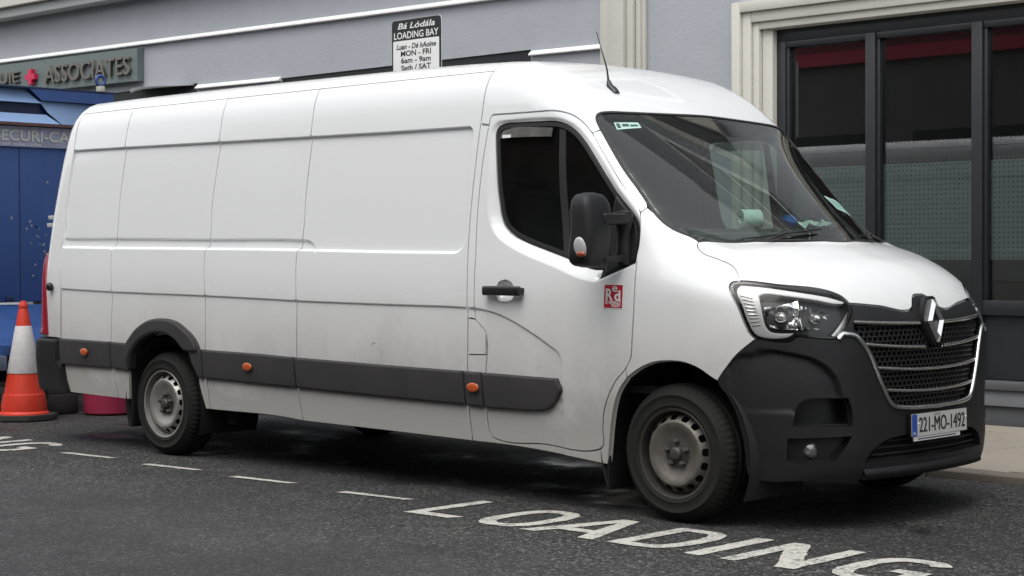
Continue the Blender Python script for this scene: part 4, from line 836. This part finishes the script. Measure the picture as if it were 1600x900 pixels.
for du in (0,.135):
    c=np.array([.50+du*.9,-.135+du*.12]); q=[c+np.array(k) for k in ((-.06,-.06),(.06,-.052),(.045,.06),(-.065,.055))]; s_=patch(MD(),WSP,np.array(q),off=.0015,h=.1,gap=0,fl=0,sm=False).obj('tax_disc',PG,VAN); q2=[c+np.array(k)*.72 for k in ((-.06,-.06),(.06,-.052),(.045,.06),(-.065,.055))]; patch(MD(),WSP,np.array(q2),off=.0008,h=.1,gap=0,fl=0,sm=False).obj('disc_print',simple('disc_ink',(.20,.38,.34),.6),s_)
# cab interior
def pris(name,poly,z0,z1,mat,bev=.02):
    bm=bmesh.new(); add_prism(bm,poly,Matrix.Translation((0,0,z0)),z1-z0); bmesh.ops.bevel(bm,geom=list(bm.edges),offset=bev,segments=3,affect='EDGES'); return bm_obj(bm,name,mat,VAN,True)
pris('dashboard',[(-.62,.21),(-.20,.21),(-.04,.42),(.07,.75),(.10,CY),(.07,2*CY-.75),(-.04,2*CY-.42),(-.20,2*CY-.21),(-.62,2*CY-.21)],1.02,1.452,DASH,.03)
pris('cowl_panel',[(-.05,.24),(.05,.24),(.22,.62),(.285,CY),(.22,2*CY-.62),(.05,2*CY-.24),(-.05,2*CY-.24)],1.25,1.365,BLACK,.01)
box('cab_floor',-1.45,.0,.12,2*CY-.12,.62,.66,LINER,VAN); box('bulkhead',-1.47,-1.44,.22,2*CY-.22,.60,2.30,simple('bulkhead_grey',(.10,.10,.10),.8),VAN)
box('engine_bulkhead',.0,.03,.2,2*CY-.2,.5,1.25,LINER,VAN)
for y0,y1 in ((.30,.80),(1.02,1.43),(1.44,1.85)):
    yc=(y0+y1)/2; s_=box('seat_cushion',-1.30,-.80,y0,y1,.92,1.08,SEAT,VAN,.05,3); bm=bmesh.new(); v=add_box(bm,-1.38,-1.24,y0+.01,y1-.01,1.05,1.66,.05,3); bmesh.ops.rotate(bm,verts=bm.verts,cent=(-1.3,yc,1.05),matrix=Matrix.Rotation(math.radians(-10),3,'Y')); bm_obj(bm,'seat_back',SEAT,VAN,True); box('headrest',-1.46,-1.36,yc-.13,yc+.13,1.70,1.90,SEAT,VAN,.04,3)
bm=bmesh.new(); Mw=Matrix.Translation((-.70,.56,1.34))@Matrix.Rotation(math.radians(-58),4,'Y'); 
pr_=[(.185+.016*math.cos(a),.016*math.sin(a)) for a in [2*math.pi*k/10 for k in range(11)]]; add_lathe(bm,pr_,Mw,40); bm_obj(bm,'steering_wheel',BLACK,VAN,True)
tube('steering_column',[(-.70,.56,1.34),(-.45,.56,1.18)],.05,BLACK,VAN,12)
# things on the dashboard
lathe_paper=simple('paper_white',(.86,.86,.84),.8)
bm=bmesh.new(); add_lathe(bm,[(.022,-.055),(.047,-.055),(.05,-.05),(.05,.05),(.047,.055),(.022,.055),(.022,-.055)],Matrix.Translation((-.03,.705,1.502))@Matrix.Rotation(math.radians(62),4,'Z')@Matrix.Rotation(math.pi/2,4,'Y'),28)
tag(bm_obj(bm,'paper_roll',lathe_paper,None,True),'white paper roll lying on the van dashboard','roll')
bm=bmesh.new(); bmesh.ops.create_icosphere(bm,subdivisions=2,radius=.042,matrix=Matrix.Translation((.02,.985,1.49)))
for v in bm.verts: v.co+=Vector(rng.normal(0,.006,3))
tag(bm_obj(bm,'crumpled_bag',simple('blue_plastic_bag',(.02,.12,.50),.4),None,True),'crumpled blue bag on the van dashboard','bag')
for i,(px,py,lb) in enumerate(((.03,1.13,'creased white paper on the van dashboard nearest the blue bag'),(.00,1.27,'larger crumpled white paper in the middle of the van dashboard'),(-.02,1.42,'creased white paper on the van dashboard nearest the tax discs'))):
    bm=bmesh.new(); r=bmesh.ops.create_grid(bm,x_segments=9,y_segments=9,size=.075 if i==1 else .06)
    for v in bm.verts: v.co.z+=.018*math.sin(v.co.x*60+i)*math.cos(v.co.y*45+i*2)+rng.normal(0,.003)
    bmesh.ops.transform(bm,verts=bm.verts,matrix=Matrix.Translation((px,py,1.482))@Matrix.Rotation(i*1.3,4,'Z')@Matrix.Rotation(.12,4,'X')); tag(bm_obj(bm,'paper_sheet',lathe_paper,None,True),lb,'paper','papers on the dashboard')
# ------------------------------------------------------------------ ground, road, pavement
ASPH=mat_asphalt(); RP=mat_roadpaint()
bm=bmesh.new(); bmesh.ops.create_grid(bm,x_segments=2,y_segments=2,size=200); ROAD=tag(bm_obj(bm,'road',ASPH),kind='structure')
def mark(name,polys,z=.004):
    md=MD()
    for poly,holes in polys:
        rings=[np.array(poly,float)]+[np.array(h,float) for h in holes]; rings=[resample(r,.04,sm=False)+rng.normal(0,.0022,(len(resample(r,.04,sm=False)),2)) for r in rings]; allp=np.vstack(rings); ed=[]; k=0
        for r in rings: ed+=[(k+i,k+(i+1)%len(r)) for i in range(len(r))]; k+=len(r)
        vo,_,fo,_,_,_=delaunay_2d_cdt([Vector(q) for q in allp.tolist()],ed,[],0,1e-7); vo=np.array([(v[0],v[1]) for v in vo]); fo=np.array([t for t in fo if len(t)==3]); ce=vo[fo].mean(1); _,ok=near(ce,rings[0])
        for r in rings[1:]: _,i=near(ce,r); ok&=~i
        md.add(np.column_stack([vo,np.full(len(vo),z)]),fo[ok],np.tile([0,0,1.],(len(vo),1)))
    return md.obj(name,RP,ROAD,smooth=False)
for x in (-4.95,-4.00,-3.08,-2.08): mark('dash_marking',[([(x,-.365),(x+.5,-.315),(x+.54,-.265),(x+.02,-.305)],[])])
def ell(cx,cy,rx,ry,p=2.6,n=30,a0=0,a1=360): return [(cx+rx*np.sign(math.cos(a))*abs(math.cos(a))**(2/p),cy+ry*np.sign(math.sin(a))*abs(math.sin(a))**(2/p)) for a in np.radians(np.linspace(a0,a1,n,endpoint=(a1-a0)<359))]
Y0,Y1=-.615,-.055; t_=.085
def word(dx):
    L=[([(-1.25,Y0),(-.93,Y0+.01),(-.90,Y0+.085),(-1.165,Y0+.08),(-1.155,Y1),(-1.24,Y1)],[])]
    O=[(ell(-.62,(Y0+Y1)/2,.185,.285),[ell(-.62,(Y0+Y1)/2,.10,.205)])]
    A=[([(-.42,Y0),(-.33,Y0),(-.285,Y0+.13),(-.095,Y0+.13),(-.05,Y0),(.045,Y0),(-.14,Y1),(-.245,Y1)],[[(-.262,Y0+.205),(-.12,Y0+.205),(-.19,Y1-.10)]])]
    D=[([(.13,Y0),(.30,Y0)]+ell(.30,(Y0+Y1)/2,.185,.28,n=16,a0=-88,a1=88)+[(.30,Y1),(.13,Y1)],[[(.215,Y0+.075),(.30,Y0+.075)]+ell(.30,(Y0+Y1)/2,.10,.205,n=12,a0=-85,a1=85)+[(.30,Y1-.075),(.215,Y1-.075)]])]
    I=[([(.58,Y0),(.67,Y0),(.67,Y1),(.58,Y1)],[])]
    N=[([(.78,Y0),(.865,Y0),(.865,Y1-.20),(1.075,Y0),(1.165,Y0),(1.165,Y1),(1.08,Y1),(1.08,Y0+.20),(.87,Y1),(.78,Y1)],[])]
    c=(1.47,(Y0+Y1)/2); G=[(ell(c[0],c[1],.20,.285,n=30,a0=38,a1=318)+[(c[0]+.16,Y0+.10),(c[0]+.185,Y0+.12),(c[0]+.185,c[1]+.02),(c[0]+.02,c[1]+.02),(c[0]+.02,c[1]-.055),(c[0]+.10,c[1]-.055),(c[0]+.10,Y0+.14)]+ell(c[0],c[1],.112,.205,n=20,a0=300,a1=45),[])]
    for g in (L,O,A,D,I,N,G):
        if max(p[0] for p in g[0][0])+dx>-7.2: mark('road_letter',[([(x+dx,y) for x,y in po],[[(x+dx,y) for x,y in h] for h in ho]) for po,ho in g])
word(0); word(-6.96)
# a crack crossing the lettering
cr=[(-1.05,-1.05),(-.93,-.93),(-.86,-.86),(-.74,-.76),(-.66,-.68),(-.60,-.63),(-.52,-.55)]
md=MD(); cp=resample(np.array(cr),.03,closed=False,sm=False)+rng.normal(0,.006,(len(resample(np.array(cr),.03,closed=False,sm=False)),2)); t=np.gradient(cp,axis=0); t/=np.linalg.norm(t,axis=1,keepdims=True); nn=np.stack([-t[:,1],t[:,0]],-1); wd=rng.uniform(.002,.006,(len(cp),1)); V=np.vstack([cp+nn*wd,cp-nn*wd]); n=len(cp)
md.add(np.column_stack([V,np.full(2*n,.0065)]),[(i,i+1,n+i+1,n+i) for i in range(n-1)],np.tile([0,0,1.],(2*n,1))); md.obj('road_crack',simple('crack_dark',(.008,.008,.008),.9),ROAD,smooth=False)
# pavement: bed, slabs, kerb stones
SLAB=mat_slab('paving_slab',(.285,.255,.215)); BED=mat_render('paving_bed',(.20,.18,.155)); KERB=mat_slab('kerb_stone',(.17,.148,.125))
PV=tag(box('pavement',-30,25,2.60,5.2,-.05,.045,BED),kind='structure')
sl0=None
for j in range(6):
    y0=2.625+j*.405
    for i in range(11):
        x0=-2.6+i*.60+(.3 if j%2 else 0)
        if y0+.398>5.05: continue
        if sl0 is None: sl0=box('slab',-.296,.296,-.199,.199,-.03,.0,SLAB,None,.004,1); o=sl0
        else: o=sl0.copy(); COL.objects.link(o)
        o.parent=PV; o.location=(x0+.3,y0+.2,.051+random.uniform(-.0015,.0025)); o.rotation_euler=(random.uniform(-.004,.004),random.uniform(-.003,.003),random.uniform(-.004,.004))
k0=None
for i in range(24):
    if k0 is None: k0=box('kerb_stone',-.447,.447,-.07,.07,-.1,.0,KERB,None,.012,3); o=k0
    else: o=k0.copy(); COL.objects.link(o)
    o.parent=PV; o.location=(-14+i*.90,2.53,.052+random.uniform(-.003,.003)); o.rotation_euler=(0,random.uniform(-.003,.003),0)
# ------------------------------------------------------------------ the grey building behind
BLD=empty('grey_building',(-4.5,5.3,0),'grey rendered shop building with cream mouldings and dark shopfront behind the van','building')
GREY=mat_render('grey_blue_render',(.40,.425,.46)); CREAM=mat_render('cream_moulding',(.60,.585,.53),stain=.15); WHT=mat_render('white_string_course',(.88,.88,.87),bump=.1,stain=.05); GRN=mat_render('pale_grey_fascia',(.40,.42,.42),bump=.1)
FRM=simple('anthracite_frame',(.019,.021,.025),.4,var=.12); ROOM=simple('shop_room_dark',(.035,.035,.036),.9,var=.3,scale=2); STEP=simple('grey_step_tile',(.085,.09,.10),.5,var=.12); STEPL=simple('light_step_edge',(.19,.205,.225),.45,var=.1)
Yw=5.05
def wall(x0,x1,z0,z1,mat=GREY,y0=Yw,y1=Yw+.35,name='wall',bev=0): return box(name,x0,x1,y0,y1,z0,z1,mat,BLD,bev)
wall(-60,-14.6,3.20,9.5); wall(-14.6,-10.89,3.255,9.5); wall(-10.89,-4.8,3.20,9.5); wall(-10.89,-9.38,.05,3.20); wall(-5.72,-4.8,.05,3.20); wall(-60,-14.6,.05,3.20)
wall(-4.325,-3.34,.05,3.37); wall(-4.80,-4.325,.05,9.5); wall(-4.325,14,3.56,9.5)
wall(-4.325,14,3.37,3.56)
# pilaster, stepped
PIL=[(-4.80,-4.325,.04),(-4.79,-4.66,.10),(-4.66,-4.49,.135),(-4.49,-4.41,.10),(-4.41,-4.35,.07)]
for i,(a,b,p) in enumerate(PIL): box('pilaster',a+.001*i,b-.001*i,Yw-p,Yw+.0,.05,9.4,CREAM,BLD,.008)
# long courses on the left part, following the fall of the street
def course(name,xa,za,xb,zb,h,p,mat,y=Yw):
    bm=bmesh.new(); vs_=add_box(bm,xa,xb,y-p,y,-h/2,h/2)
    for v in bm.verts: v.co.z+=za+(zb-za)*(v.co.x-xa)/(xb-xa)
    if mat is WHT:
        for v in bm.verts:
            if v.co.y<y-p*.5 and v.co.z>za+(zb-za)*(v.co.x-xa)/(xb-xa): v.co.z-=h*.72
    bmesh.ops.bevel(bm,geom=list(bm.edges),offset=min(.006,h*.08),segments=2,affect='EDGES'); return bm_obj(bm,name,mat,BLD,True)
course('string_course',-60,4.37,-4.81,3.71,.055,.05,WHT)
course('string_course',-10.885,3.212,-9.385,3.196,.05,.045,WHT); course('string_course',-5.715,3.165,-4.81,3.155,.05,.045,WHT)
course('string_course',-60,4.68,-4.81,4.33,.125,.20,GRN); course('cornice',-60,4.85,-4.81,4.50,.22,.26,CREAM)
# ground-floor windows of the left part
for a,b,z in ((-9.38,-5.72,3.20),(-14.6,-10.89,3.255)):
    w=empty('shop_window',(a-BLD.location.x,Yw-BLD.location.y,0)); w.parent=BLD
    box('window_frame',a,b,Yw+.02,Yw+.12,3.09,z-.003,FRM,w); box('window_frame',a,b,Yw+.10,Yw+.16,.4,.55,FRM,w)
    for f in (0,.333,.666,.985): x=a+(b-a)*f; box('window_frame',x,x+.06,Yw+.10,Yw+.16,.55,3.09,FRM,w)
    box('pane',a,b,Yw+.125,Yw+.135,.5,3.1,SHOPG,w); box('window_sill',a-.02,b+.02,Yw-.05,Yw+.2,.3,.4,WHT,w,.01); box('window_apron',a,b,Yw+.02,Yw+.3,.05,.3,GREY,w)
box('room_back',-14.6,-5.7,9.0,9.1,.05,3.4,ROOM,BLD); box('room_floor',-14.6,-5.7,5.4,9,.02,.06,ROOM,BLD); box('room_ceiling',-14.8,-5.6,5.38,9.15,3.4,3.45,ROOM,BLD)
# shopfront on the right: moulded surround
for x0,z1,p,w in ((-3.345,3.372,.115,.085),(-3.255,3.285,.085,.085),(-3.165,3.20,.06,.06)):
    box('window_surround',x0,x0+w,Yw-p,Yw+.02,.30,z1,CREAM,BLD,.006); box('window_surround',x0+w+.001,14,Yw-p,Yw+.02,z1-w,z1,CREAM,BLD,.006)
box('window_surround',-3.10,-3.00,Yw-.02,Yw+.30,.30,3.14,CREAM,BLD,.004); box('window_surround',-2.999,14,Yw-.02,Yw+.30,3.135,3.20,CREAM,BLD,.004)
SF=empty('shopfront',(-3-BLD.location.x,Yw-BLD.location.y,0)); SF.parent=BLD
yf=Yw+.04
box('frame_head',-3.0,14,yf,yf+.10,3.035,3.134,FRM,SF,.003); box('frame_jamb',-2.999,-2.915,yf-.004,yf+.10,.38,3.034,FRM,SF,.003)
MX=[-2.155,-1.235,-.315,.605,1.525,2.445,3.365,4.285]
for x in MX: box('mullion',x,x+.088,yf-.012,yf+.10,.38,3.034,FRM,SF,.003)
xs=[-2.915]+[m+.088 for m in MX]
for a,b in zip(xs,MX):
    box('frame_bar',a+.001,b-.001,yf,yf+.09,2.985,3.034,FRM,SF,.002); box('frame_bar',a+.001,a+.03,yf+.01,yf+.08,.97,2.984,FRM,SF,.002)
    box('bottom_rail',a+.001,b-.001,yf-.006,yf+.09,.86,.968,FRM,SF,.003); box('kick_panel',a+.001,b-.001,yf+.03,yf+.08,.385,.859,FRM,SF)
    box('pane',a,b,yf+.050,yf+.058,.968,2.985,SHOPG,SF)
    bm=bmesh.new(); vv=[bm.verts.new(c) for c in ((a+.03,yf+.064,1.12),(b,yf+.064,1.12),(b,yf+.064,2.20),(a+.03,yf+.064,2.20))]; bm.faces.new(vv); FILM=MATS.setdefault('film',None) or mat_film(); MATS['film']=FILM; bm_obj(bm,'window_film',FILM,SF)
box('step_edge',-3.0,14,Yw-.10,Yw+.2,.318,.378,STEP,BLD,.006); box('step_face',-3.0,14,Yw-.07,Yw+.2,.20,.314,STEPL,BLD,.004); box('plinth',-3.34,14,Yw-.04,Yw+.2,.05,.198,STEP,BLD,.004)
box('room_back',-3.5,14,9.0,9.1,.05,3.4,ROOM,BLD); box('room_floor',-3.3,14,5.4,9,.02,.06,ROOM,BLD); box('room_ceiling',-3.6,14.1,5.38,9.15,3.4,3.45,ROOM,BLD); box('room_side',-3.5,-3.36,5.4,9,.05,3.4,ROOM,BLD); box('room_side',13.9,14,5.4,9,.05,3.4,ROOM,BLD); box('room_side',-5.8,-5.7,5.4,9,.05,3.4,ROOM,BLD); box('room_side',-14.7,-14.6,5.4,9,.05,3.4,ROOM,BLD)
# upper floor windows and piers, seen in the windscreen
for i in range(9):
    x=-13+i*2.6; w=empty('upper_window',(x-BLD.location.x,Yw-BLD.location.y,5.2)); w.parent=BLD
    box('window_frame',x-.62,x+.62,Yw-.06,Yw+.0,5.1,5.2,WHT,w); box('window_frame',x-.62,x-.5,Yw-.06,Yw,5.2,7.4,WHT,w); box('window_frame',x+.5,x+.62,Yw-.06,Yw,5.2,7.4,WHT,w); box('window_frame',x-.62,x+.62,Yw-.06,Yw,7.4,7.55,WHT,w)
    box('pane',x-.5,x+.5,Yw-.02,Yw-.01,5.2,7.4,GLOSSB,w); box('sash_bar',x-.5,x+.5,Yw-.035,Yw-.021,6.25,6.33,WHT,w)
    box('pier',x+.95,x+1.12,Yw-.18,Yw,4.75,9.4,CREAM,BLD); box('pier',x+1.48,x+1.65,Yw-.18,Yw,4.75,9.4,CREAM,BLD); box('dark_panel',x+1.13,x+1.47,Yw-.03,Yw,4.9,9.2,FRM,BLD)
# ------------------------------------------------------------------ signs
SGN=empty('sign_board',(-14,5.0,3.54),'grey-green fascia board with raised ASSOCIATES letters and red cross','sign')
SG=simple('sign_board_green',(.145,.18,.18),.45,var=.08); LET=simple('bronze_letter',(.24,.225,.20),.38,metal=.7,var=.3,scale=30); CRS=simple('sign_cross_red',(.62,.02,.09),.4)
bm=bmesh.new(); add_box(bm,-17.5,-11.93,4.955,5.05,-.19,.19)
for v in bm.verts: v.co.z+=3.54-.0105*(v.co.x+11.93)
bm_obj(bm,'board',SG,SGN)
RM=lambda x,z: frame((x,4.935,z),(1,0,-.0105),(0,0,1))
text('raised_lettering','ASSOCIATES',RM(-13.90,3.455),.30,LET,SGN,ext=.018,bold=.002,width=1.86); text('raised_lettering','SUIE',RM(-15.14,3.52),.20,LET,SGN,ext=.018,width=.62)
bm=bmesh.new(); a=.035; L_=.095; add_prism(bm,[(-a,-L_),(a,-L_),(a,-a),(L_*1.15,-a),(L_*1.15,a),(a,a),(a,L_),(-a,L_),(-a,a),(-L_*1.15,a),(-L_*1.15,-a),(-a,-a)],frame((-14.21,4.95,3.555),(1,0,0),(0,0,1)),.05); bm_obj(bm,'red_cross',CRS,SGN)
BS=empty('loading_bay_sign',(-4.785,2.75,0),'black and white LOADING BAY time sign on a pole behind the van','sign')
SMt=frame((-4.785,2.75,2.86),(1,0,0),(0,0,1)); SW=.282
flat('sign_plate',-SW,SW,-.42,.325,-.01,INK,BS,SMt,r=.03,t=.008); flat('sign_face',-SW+.016,SW-.016,-.405,.160,-.0015,WHITE,BS,SMt,r=.012,t=.001)
flat('sign_edge',-SW-.004,SW+.004,-.424,.329,-.012,WHITE,BS,SMt,r=.033,t=.003)
def st(s,y,size,mat,w,shear=0,bold=.0015): text('sign_lettering',s,SMt@Matrix.Translation((0,y,.0005)),size,mat,BS,align='CENTER',bold=bold,shear=shear,width=w)
st('Bá Lódála',.253,.066,WHITE,.43,.25,.001); st('LOADING BAY',.176,.075,WHITE,.515,0,.001); st('Luan - Dé hAoine',.092,.058,INK,.46,.25); st('MON - FRI',.036,.060,INK,.35); st('6am - 9am',-.019,.060,INK,.345); st('Sath / SAT',-.078,.060,INK,.345)
tube('sign_pole',[(-4.785,2.79,.04),(-4.785,2.79,3.12)],.038,simple('galvanised_pole',(.32,.33,.34),.45,metal=.6,var=.15),BS,16)
# small curved canopy by the left window
n=14
V=[];F=[]
for i in range(n+1):
    t=i/n; x=-12.10+1.15*t; hgt=3.275-.006*i/n*4
    for y,z in ((5.05,hgt),(5.05-.22*math.sin(math.pi*min(1,t*.9+.12)),hgt-.015),(5.05-.20*math.sin(math.pi*min(1,t*.9+.12)),hgt-.05*(1-t)**.7-.01)): V.append((x,y,z))
for i in range(n): F+=[(3*i,3*i+1,3*i+4,3*i+3),(3*i+1,3*i+2,3*i+5,3*i+4)]
V_=[(a,b+.0,c) for a,b,c in V]; md=MD(); md.add(V_,F); o=md.obj('canopy',mat_render('stained_grey_canopy',(.27,.275,.275),stain=.7),None,smooth=True,custom=False); tag(o,'small stained grey curved canopy on the wall below the fascia board','canopy')
# ------------------------------------------------------------------ blue site cabin
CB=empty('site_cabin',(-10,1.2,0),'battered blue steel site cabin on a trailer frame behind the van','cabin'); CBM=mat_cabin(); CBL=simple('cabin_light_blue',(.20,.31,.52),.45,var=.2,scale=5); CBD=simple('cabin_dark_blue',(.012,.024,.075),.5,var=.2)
Xc=-8.0; ya,yb=.30,2.05
box('body',-12.2,Xc,ya,yb,.93,2.44,CBM,CB,.012); box('roof_sheet',-12.2,Xc+.03,ya-.02,yb+.02,2.752,2.768,CBD,CB,.004)
box('roof_end',-12.2,Xc-.08,ya+.02,yb-.02,2.44,2.752,CBM,CB)
def facet(name,mat,*pp):       # folded steel plates of the roof end
    bm=bmesh.new(); bm.faces.new([bm.verts.new(q) for q in pp]); o=bm_obj(bm,name,mat,CB); m_=o.modifiers.new('thickness','SOLIDIFY'); m_.thickness=.008; return o
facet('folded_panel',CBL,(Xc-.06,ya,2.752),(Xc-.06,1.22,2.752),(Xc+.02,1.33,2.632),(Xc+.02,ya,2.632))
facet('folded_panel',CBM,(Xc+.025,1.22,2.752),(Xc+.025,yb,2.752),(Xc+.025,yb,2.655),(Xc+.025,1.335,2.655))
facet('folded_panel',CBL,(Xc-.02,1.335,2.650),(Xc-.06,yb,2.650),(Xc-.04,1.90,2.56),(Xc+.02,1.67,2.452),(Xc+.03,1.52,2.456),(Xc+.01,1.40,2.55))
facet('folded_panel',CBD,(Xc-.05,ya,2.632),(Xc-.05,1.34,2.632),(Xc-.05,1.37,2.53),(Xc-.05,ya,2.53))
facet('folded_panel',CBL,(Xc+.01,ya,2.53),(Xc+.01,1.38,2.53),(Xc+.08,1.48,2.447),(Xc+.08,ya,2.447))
box('rust_rail',Xc-.02,Xc+.11,ya,1.70,2.428,2.452,simple('rusty_edge',(.10,.05,.05),.8,var=.4,scale=20),CB)
box('name_board',Xc,Xc+.03,ya,yb,2.25,2.425,simple('name_board_blue',(.34,.37,.50),.5,var=.4,scale=14),CB,.004)
text('cabin_lettering','SECURI-CABIN',frame((Xc+.036,.875,2.302),(0,1,0),(0,0,1)),.128,simple('cream_letter',(.60,.62,.58),.6,var=.2,scale=30),CB,ext=.004,bold=.002,width=.94)
text('cabin_lettering','01 8341228',frame((Xc+.034,.96,2.262),(0,1,0),(0,0,1)),.026,WHITE,CB,width=.36)
for y in (1.125,1.58): box('panel_joint',Xc-.004,Xc+.004,y,y+.008,.94,2.25,CBD,CB)
box('latch_plate',Xc,Xc+.03,.985,1.05,.94,.985,CBD,CB,.006)
for i in range(26):
    yy_=rng.normal(1.30,.12); zz=rng.normal(1.42,.17)
    if not(1.0<yy_<1.62): continue
    s_=rng.uniform(.006,.016); md=MD(); a=np.linspace(0,2*math.pi,8)[:-1]; r=s_*rng.uniform(.5,1.2,7); md.add(np.stack([np.full(7,Xc+.0015),yy_+r*np.cos(a)*.7,zz+r*np.sin(a)],-1),[tuple(range(7))],np.tile([1.,0,0],(7,1))); md.obj('paint_chip',simple('bare_chip',(.32,.33,.31),.8),CB,smooth=False)
bm=bmesh.new(); pass
V=[(Xc,ya,.92),(Xc,yb,.90),(Xc+.62,yb-.45,.60),(Xc+.62,ya+.30,.60),(Xc,ya,.52),(Xc,yb,.52),(Xc+.62,yb-.45,.52),(Xc+.62,ya+.30,.52)]
vv=[bm.verts.new(v) for v in V]
for f in ((0,1,2,3),(4,7,6,5),(0,3,7,4),(1,5,6,2),(2,6,7,3),(0,4,5,1)): bm.faces.new([vv[i] for i in f])
bm_obj(bm,'drawbar_cover',simple('cabin_mid_blue',(.022,.065,.21),.5,var=.3,scale=6),CB)
box('chassis_rail',-12.2,Xc+.66,.45,.62,.40,.52,simple('chassis_blue_grey',(.10,.13,.20),.6,var=.4,scale=18),CB,.006); box('chassis_rail',-12.2,Xc+.1,1.75,1.92,.40,.52,CBD,CB,.006); box('cross_beam',Xc+.02,Xc+.12,.35,2.0,.36,.47,simple('chassis_blue_grey',(.1,.13,.2),.6),CB,.006)
for y in (ya+.25,yb-.25): 
    bm=bmesh.new(); add_lathe(bm,[(0,-.1),(.2,-.1),(.3,-.08),(.31,0),(.3,.08),(.2,.1),(0,.1)],Matrix.Translation((-10.2,y,.31))@Matrix.Rotation(math.pi/2,4,'X'),32); bm_obj(bm,'cabin_wheel',TYRE,CB,True)
box('underframe',-12,Xc-.1,.6,1.8,.25,.40,LINER,CB)
bm=bmesh.new(); add_lathe(bm,[(.042+.014*math.cos(a),.014*math.sin(a)) for a in [2*math.pi*k/10 for k in range(11)]],Matrix.Translation((Xc+.02,1.922,2.865))@Matrix.Rotation(math.pi/2,4,'Y'),28); bm_obj(bm,'lifting_eye',CBM,CB,True)
box('eye_bracket',Xc-.01,Xc+.05,1.895,1.95,2.765,2.815,simple('bracket_cream',(.5,.5,.42),.6),CB,.005)
# ------------------------------------------------------------------ cone, tub, block
CN=empty('traffic_cone',(-7.29,.74,0),'tall orange and white traffic cone beside the blue cabin','cone'); CR=simple('cone_orange_red',(.62,.045,.022),.45,var=.12,scale=10); CW=simple('cone_white_sleeve',(.58,.56,.56),.5,var=.18,scale=25); CBk=simple('cone_black_base',(.035,.036,.036),.7,var=.2)
Mc=Matrix.Translation((-7.29,.74,0)); rz=lambda z: .188+(.030-.188)*(z-.05)/.87
bm=bmesh.new(); add_prism(bm,[(.27*math.cos(math.radians(a))*q,.27*math.sin(math.radians(a))*q) for a,q in [(22.5+45*k,1.0) for k in range(8)]],Mc@Matrix.Translation((0,0,.004)),.045); bmesh.ops.bevel(bm,geom=list(bm.edges),offset=.008,segments=2,affect='EDGES'); bm_obj(bm,'base',CBk,CN,True)
lathe('cone_body',[(.200,.046),(.198,.060),(.180,.075),(rz(.12)+.006,.12),(rz(.21)+.006,.21),(rz(.215),.215),(rz(.40),.40),(rz(.70),.70),(rz(.86)+.004,.86),(.034,.90),(.036,.905),(.036,.93),(.026,.945),(.024,.957),(.014,.962),(0,.962)],Mc,CR,CN,40,math.radians(35))
lathe('reflective_sleeve',[(rz(.38)+.004,.38),(rz(.382)+.005,.382),(rz(.755)+.005,.755),(rz(.755)+.002,.76)],Mc,CW,CN,40)
TBm=simple('pink_red_plastic',(.34,.03,.075),.45,var=.2); 
o=lathe('plastic_tub',[(0,.004),(.20,.004),(.215,.02),(.225,.26),(.235,.27),(.235,.285),(.215,.285),(.205,.04),(0,.035)],Matrix.Translation((-7.22,1.50,0)),TBm,None,32); tag(o,'pink-red plastic tub on the road seen beneath the van tail','tub')
bm=bmesh.new(); add_box(bm,-7.95,-7.45,1.05,1.35,.004,.17,.02,2); add_box(bm,-7.93,-7.47,1.07,1.33,.165,.20,.01,2); tag(bm_obj(bm,'rubber_block',simple('grey_rubber',(.04,.04,.042),.8,var=.2),None,True),'dark grey rubber block on the road beside the pink tub','block')
# ------------------------------------------------------------------ across the street, seen only in reflections
OP=empty('opposite_terrace',(-8,-12,0),'dark stone terrace with red shop fascia across the street, seen in the glass','building')
STN=mat_render('dark_stone',(.13,.125,.12)); REDF=simple('red_fascia',(.42,.02,.05),.5)
box('wall',-60,-22,-12.4,-12,0,7.2,STN,OP); box('wall',-22,-4,-12.4,-12,0,8.6,STN,OP); box('wall',-4,24,-12.4,-12,0,7.6,STN,OP)
box('fascia',-16.5,-7.5,-12.0,-11.85,4.95,5.2,REDF,OP); box('fascia',-16.5,-7.5,-12.0,-11.90,5.2,6.3,simple('maroon_fascia',(.13,.015,.025),.6),OP)
for i in range(8):
    x=-21+i*4.4; box('shop_window',x,x+3.4,-12.0,-11.98,.6,3.6,GLOSSB,OP); box('upper_window',x+.6,x+1.7,-12.0,-11.97,5.9,7.3 if x<-5 else 6.2,simple('pale_blind',(.35,.36,.37),.6),OP)
box('pavement_far',-40,20,-12,-9.2,-.02,.10,BED,None)
tag(bpy.data.objects['pavement_far'],kind='structure')
